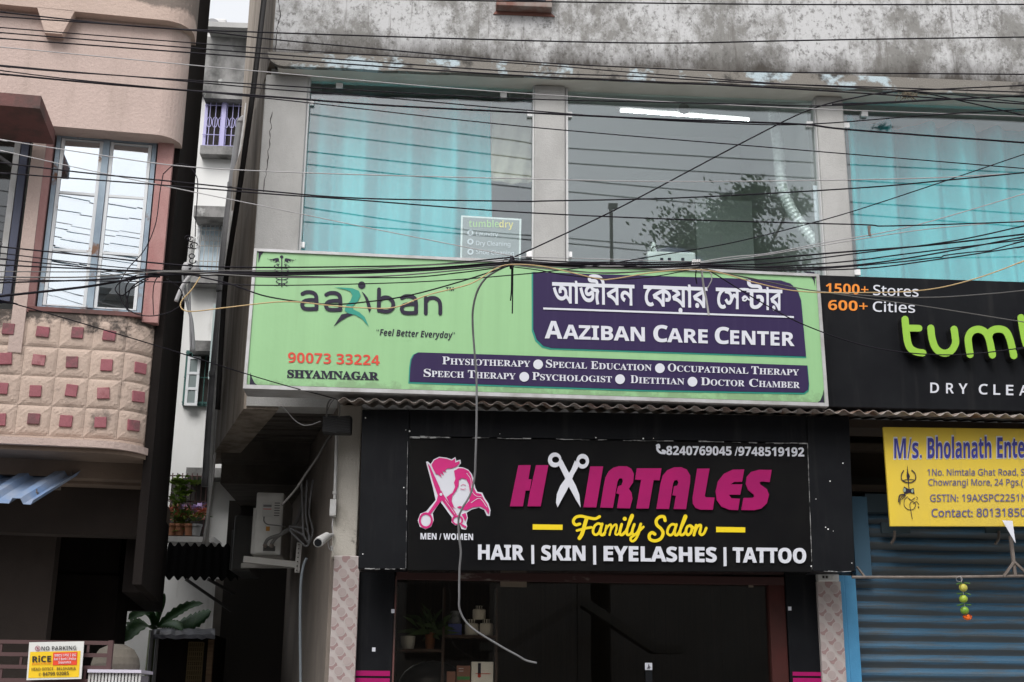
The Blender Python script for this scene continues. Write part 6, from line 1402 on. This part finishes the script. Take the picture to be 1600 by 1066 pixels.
# cables high over the street, above the frame, which the upstairs panes mirror as dark lines
for i, (lab, pts) in enumerate((('cable above the frame mirrored as the highest dark line in the upstairs panes', [(300, 152), (498, 180), (800, 219), (884, 231), (1271, 254), (1600, 270)]), ('cable above the frame mirrored as the second dark line in the panes', [(300, 182), (478, 206), (800, 245), (884, 254.5), (1271, 278.5), (1600, 296)]), ('cable above the frame mirrored as the third dark line in the panes', [(300, 214), (477, 236), (800, 272), (884, 280), (1139, 302), (1600, 334)]),
        ('cable above the frame mirrored as the fourth faint dark line in the panes', [(300, 232), (476, 256), (800, 291), (884, 299), (1076, 316), (1600, 354)]), ('cable above the frame mirrored low across the turquoise curtain', [(300, 296), (470, 323), (719, 358), (884, 372), (1200, 398)]), ('cable above the frame mirrored lowest beside the poster', [(300, 330), (470, 346), (719, 365), (884, 380), (1200, 410)]))):
    P_ = []
    for x, y in pts:
        q_ = W(x, y, 5.035+.1*i); P_.append(Vector((q_.x, .07-q_.y, q_.z)))
    tag(MB().tube(spline(P_, 10), .0085, 8).build('cable', K, smooth=True), lab, 'cable', 'cables high over the street')
# cable knots
t = thing('cable_knot', 'knot of cables tied above the trade mark letters at the left of the purple panel', 'knot', W(800, 420, -2.3), 'knots binding the cables')
p = MB(); rnd = random.Random(3)
for k in range(4): 
    x = 799+k*.9; p.tube(spline([W(x-1, 400, -2.28), W(x+1.6, 406, -2.24), W(x+1, 414, -2.24), W(x-1.5, 420, -2.28), W(x-2, 410, -2.36), W(x-1, 400, -2.28)], 6), .004, 6)
p.build('binding', K, t)
p = MB(); p.tube(spline([W(800, 404, -2.25), W(799.5, 430, -2.25), W(799, 455, -2.25), W(797.5, 470, -2.25)]), .0042, 6); p.tube(spline([W(801.5, 404, -2.26), W(801, 450, -2.26), W(800.5, 490, -2.26)]), .004, 6); p.build('loose_end', K, t)
p = MB(); p.tube([W(791+5*math.cos(q_*.5), 409+4*math.sin(q_*.5), -2.25) for q_ in range(14)], .003, 6); p.build('loop', K, t)
t = thing('cable_knot', 'white cord knot binding the cables above the Bengali title', 'knot', W(1090, 420, -2.3), 'knots binding the cables')
m_cord = mat('white_cord', (.46, .45, .44), .8)
p = MB()
for k in range(4):
    x = 1084+k*3.4; p.tube(spline([W(x-1, 406.5, -2.27), W(x+1.5, 411, -2.22), W(x, 421, -2.24), W(x-2, 415, -2.36), W(x-1, 406.5, -2.27)], 6), .0065, 7)
p.build('binding', m_cord, t)
p = MB(); p.tube(spline([W(1096, 420, -2.24), W(1099, 445, -2.24), W(1104, 470, -2.24), W(1107.5, 493, -2.24)]), .006, 6); p.tube(spline([W(1103, 417, -2.24), W(1110, 425, -2.24), W(1112, 437, -2.24), W(1105, 451, -2.24)]), .0035, 6); p.build('loose_end', m_cord, t)
p = MB(); p.tube(spline([W(1088, 421, -2.25), W(1087, 432, -2.25), W(1089, 444, -2.25)]), .0035, 6); p.build('dark_end', K, t)
# knot of junk on the white alley pipe
JY = -1.9
t = thing('cable_post', 'white pipe wrapped in knotted cables between the pink house and the green sign', 'post', W(297, 560, JY))
MB().tube(spline([W(301, 372, JY), W(298, 400, JY), W(294, 430, JY), W(289, 470, JY)]), .020, 12).build('pipe', m_pvcw, t, smooth=True)
MB().tube(spline([W(309, 418, JY-.05), W(296, 432, JY-.06), W(284, 450, JY-.06), (W(275, 471, JY-.06))]), .013, 10).build('short_tube', m_cablew, t, smooth=True)
p = MB(); p.tube(spline([W(287, 414, JY-.03), W(287, 440, JY-.03), W(293, 475, JY), W(300, 505, JY), W(303, 550, JY)]), .010, 10); p.tube(spline([W(296, 440, JY-.02), W(297, 490, JY), W(298, 550, JY)]), .006, 8); p.build('hanging_cable', m_pvc, t, smooth=True)
p = MB(); rnd = random.Random(21)
for k in range(9):
    cx, cy = 298+rnd.gauss(0, 4), rnd.uniform(372, 428); r_ = rnd.uniform(3.5, 7); p.tube([W(cx+r_*math.cos(q_*.55+k), cy+r_*.8*math.sin(q_*.55+k), JY-.06+.01*math.sin(q_+k)) for q_ in range(10)], .0036, 6)
p.build('tangle', K, t)
MB().ball(W(291, 420, JY-.05), .028, 12, (1, 1, 1.6)).build('insulator', m_cablew, t, smooth=True)
MB().ball(W(305, 424, JY-.05), .030, 12, (1.2, 1, 1)).build('insulator', m_pvc, t, smooth=True)
# loops hanging in front of the blue window
p = MB(); LY = -2.25
p.tube(spline([W(250, 432, LY), W(225, 432, LY), W(202, 440, LY), (W(196, 455, LY)), W(200, 475, LY), (W(199, 485, LY))]), .004, 6)
p.tube(spline([W(250, 433, LY), W(230, 434, LY), W(207, 448, LY), W(200, 463, LY), W(197, 480, LY), W(202, 487, LY)]), .004, 6)
p.tube(spline([W(232, 436, LY), W(205, 452, LY), W(190, 462, LY), W(180, 452, LY), W(190, 440, LY), W(215, 430, LY), W(245, 428, LY)]), .0035, 6)
p.tube(spline([W(255, 272, LY), W(250, 300, LY), W(243, 350, LY), W(226, 390, LY), W(200, 420, LY), W(187, 445, LY), W(190, 470, LY), W(205, 487, LY), W(232, 494, LY), W(262, 489, LY), W(280, 479, LY), W(287, 470, LY), W(280, 450, LY), W(260, 436, LY)]), .0032, 6)
p.tube(spline([W(255, 272, LY), W(272, 258, LY), W(292, 258, LY), W(305, 272, LY), W(309, 290, LY), W(306, 340, LY), W(305, 370, LY)]), .003, 6)
p.tube(spline([W(250, 430, LY), W(242, 440, LY), W(239, 460, LY), W(240, 492, LY)]), .003, 6)
tag(p.build('cable_loops', m_cable, smooth=True), 'loose loops of thin black cable hanging before the lower right of the blue window', 'cable', GRP)
# torn tag and tuft caught on the cables
p = MB(); p.prism([W(1356, 353, -2.72), W(1361, 353, -2.72), W(1360, 362, -2.72), (W(1362, 369, -2.72)), W(1358, 368, -2.72)], (0, .01, 0)); tag(p.build('dangling_scrap', m_steel), 'dark scrap dangling from a cable before the right turquoise curtain', 'scrap')
p = MB(); rnd = random.Random(31)
for i in range(40): c = W(1420+rnd.gauss(0, 7), 149+rnd.gauss(0, 1.6), -.26); d = Vector((rnd.gauss(0, 1), rnd.gauss(0, .5), rnd.gauss(0, .6)))*.03; p.bar(c-d, c+d, .004)
tag(p.build('straw_tuft', mat('dry_straw', (.16, .13, .09), .9)), 'tuft of dry straw stuck to the slab edge at the upper right', 'tuft')

# ------------------------------------------------------------------ the other side of the street, seen mirrored in the panes
OY = -16.0
t = thing('opposite_house', 'long flat roofed house across the street mirrored in the upstairs panes', 'house', (0, OY, 0))
m_op = mat('opposite_plaster', (.26, .24, .22), .9, (.20, .185, .17), 1, (1, 1, .5))
MB().box((-16, OY-6, 0), (-2.85, OY, 6.2)).build('wing', m_op, t); MB().box((-2.8, OY-6, 0), (3.2, OY, 9.0)).build('wall', m_op, t); MB().box((-2.9, OY-6.3, 9.0), (3.5, OY+.4, 9.25)).build('roof_slab', m_conc, t)
w_ = MB()
for i in range(5):
    for z in (2.6, 5.2): w_.box((-14+i*3.4, OY+.002, z), (-12.4+i*3.4, OY+.06, z+1.5))
w_.build('window', m_dark, t)
t = thing('opposite_shop', 'low house with a gabled porch across the street mirrored in the salon glass', 'house', (6, OY, 0))
MB().box((3.6, OY-6, 0), (16, OY, 9.4)).build('wall', m_op, t); MB().box((3.5, OY-6.2, 9.4), (16.3, OY+.3, 9.65)).build('roof_slab', m_conc, t)
z1 = 3.7; xg = 2.9
p = MB(); p.prism([(xg-1.9, OY+.6, 2.7), (xg-1.35, OY+.6, 2.7), (xg, OY+.6, 3.55), (xg+1.35, OY+.6, 2.7), (xg+1.9, OY+.6, 2.7), (xg+1.9, OY+.6, 2.85), (xg+1.4, OY+.6, 2.85), (xg, OY+.6, z1+.05), (xg-1.4, OY+.6, 2.85), (xg-1.9, OY+.6, 2.85)], (0, .5, 0)); p.build('gable', mat('gable_plaster', (.15, .14, .125), .9), t)
t = thing('water_tank', 'blue plastic water tank on the roof across the street mirrored in the middle pane', 'tank', (5.15, OY-.8, 9.65))
MB().lathe((5.15, OY-.8, 9.65), [(.75, 0), (.78, .4), (.75, .8), (.78, 1.2), (.75, 1.5), (.4, 1.75), (0, 1.8)], 24).build('body', mat('tank_blue', (.04, .08, .20), .5), t)
t = thing('roof_mast', 'thin mast on the roof across the street mirrored in the middle pane', 'mast', (3.8, OY-.5, 9.65))
MB().tube([(3.8, OY-.5, 9.65), (3.8, OY-.5, 12.4)], .04).build('pole', m_steel, t); MB().box((3.74, OY-.56, 12.3), (3.94, OY-.44, 12.4)).build('lamp_head', m_steel, t)
t = thing('tree', 'leafy tree behind the roofs across the street mirrored in the middle pane', 'tree', (7.2, OY-2.5, 0))
MB().tube([(7.2, OY-7, 0), (7.25, OY-7, 6), (7.8, OY-7, 12)], [.3, .24, .15], 10).build('trunk', m_wood, t)
p = MB(); rnd = random.Random(77); cl = []
for i in range(40): cl.append((Vector((8.0+rnd.gauss(0, .6), OY-7+rnd.gauss(0, .8), 13.3+rnd.gauss(0, 1.0))), rnd.uniform(.25, .5)))
for c, r_ in cl:
    for k in range(430):
        q_ = c+Vector((rnd.gauss(0, r_), rnd.gauss(0, r_), rnd.gauss(0, r_*.7))); d = Vector((rnd.gauss(0, 1), rnd.gauss(0, 1), rnd.gauss(0, 1))).normalized(); a1 = d.orthogonal().normalized()*.038; b1 = d.cross(a1).normalized()*.085; p.face([q_-a1, q_+b1, q_+a1, q_-b1])
p.build('crown', m_leaf, t)
p = MB()
for c, r_ in cl[::2]: p.tube(spline([(7.8, OY-7, 11.2), ((7.8+c.x)/2, (OY-7+c.y)/2, (11.6+c.z)/2-.15), c]), .035, 6)
p.build('branch', m_wood, t)
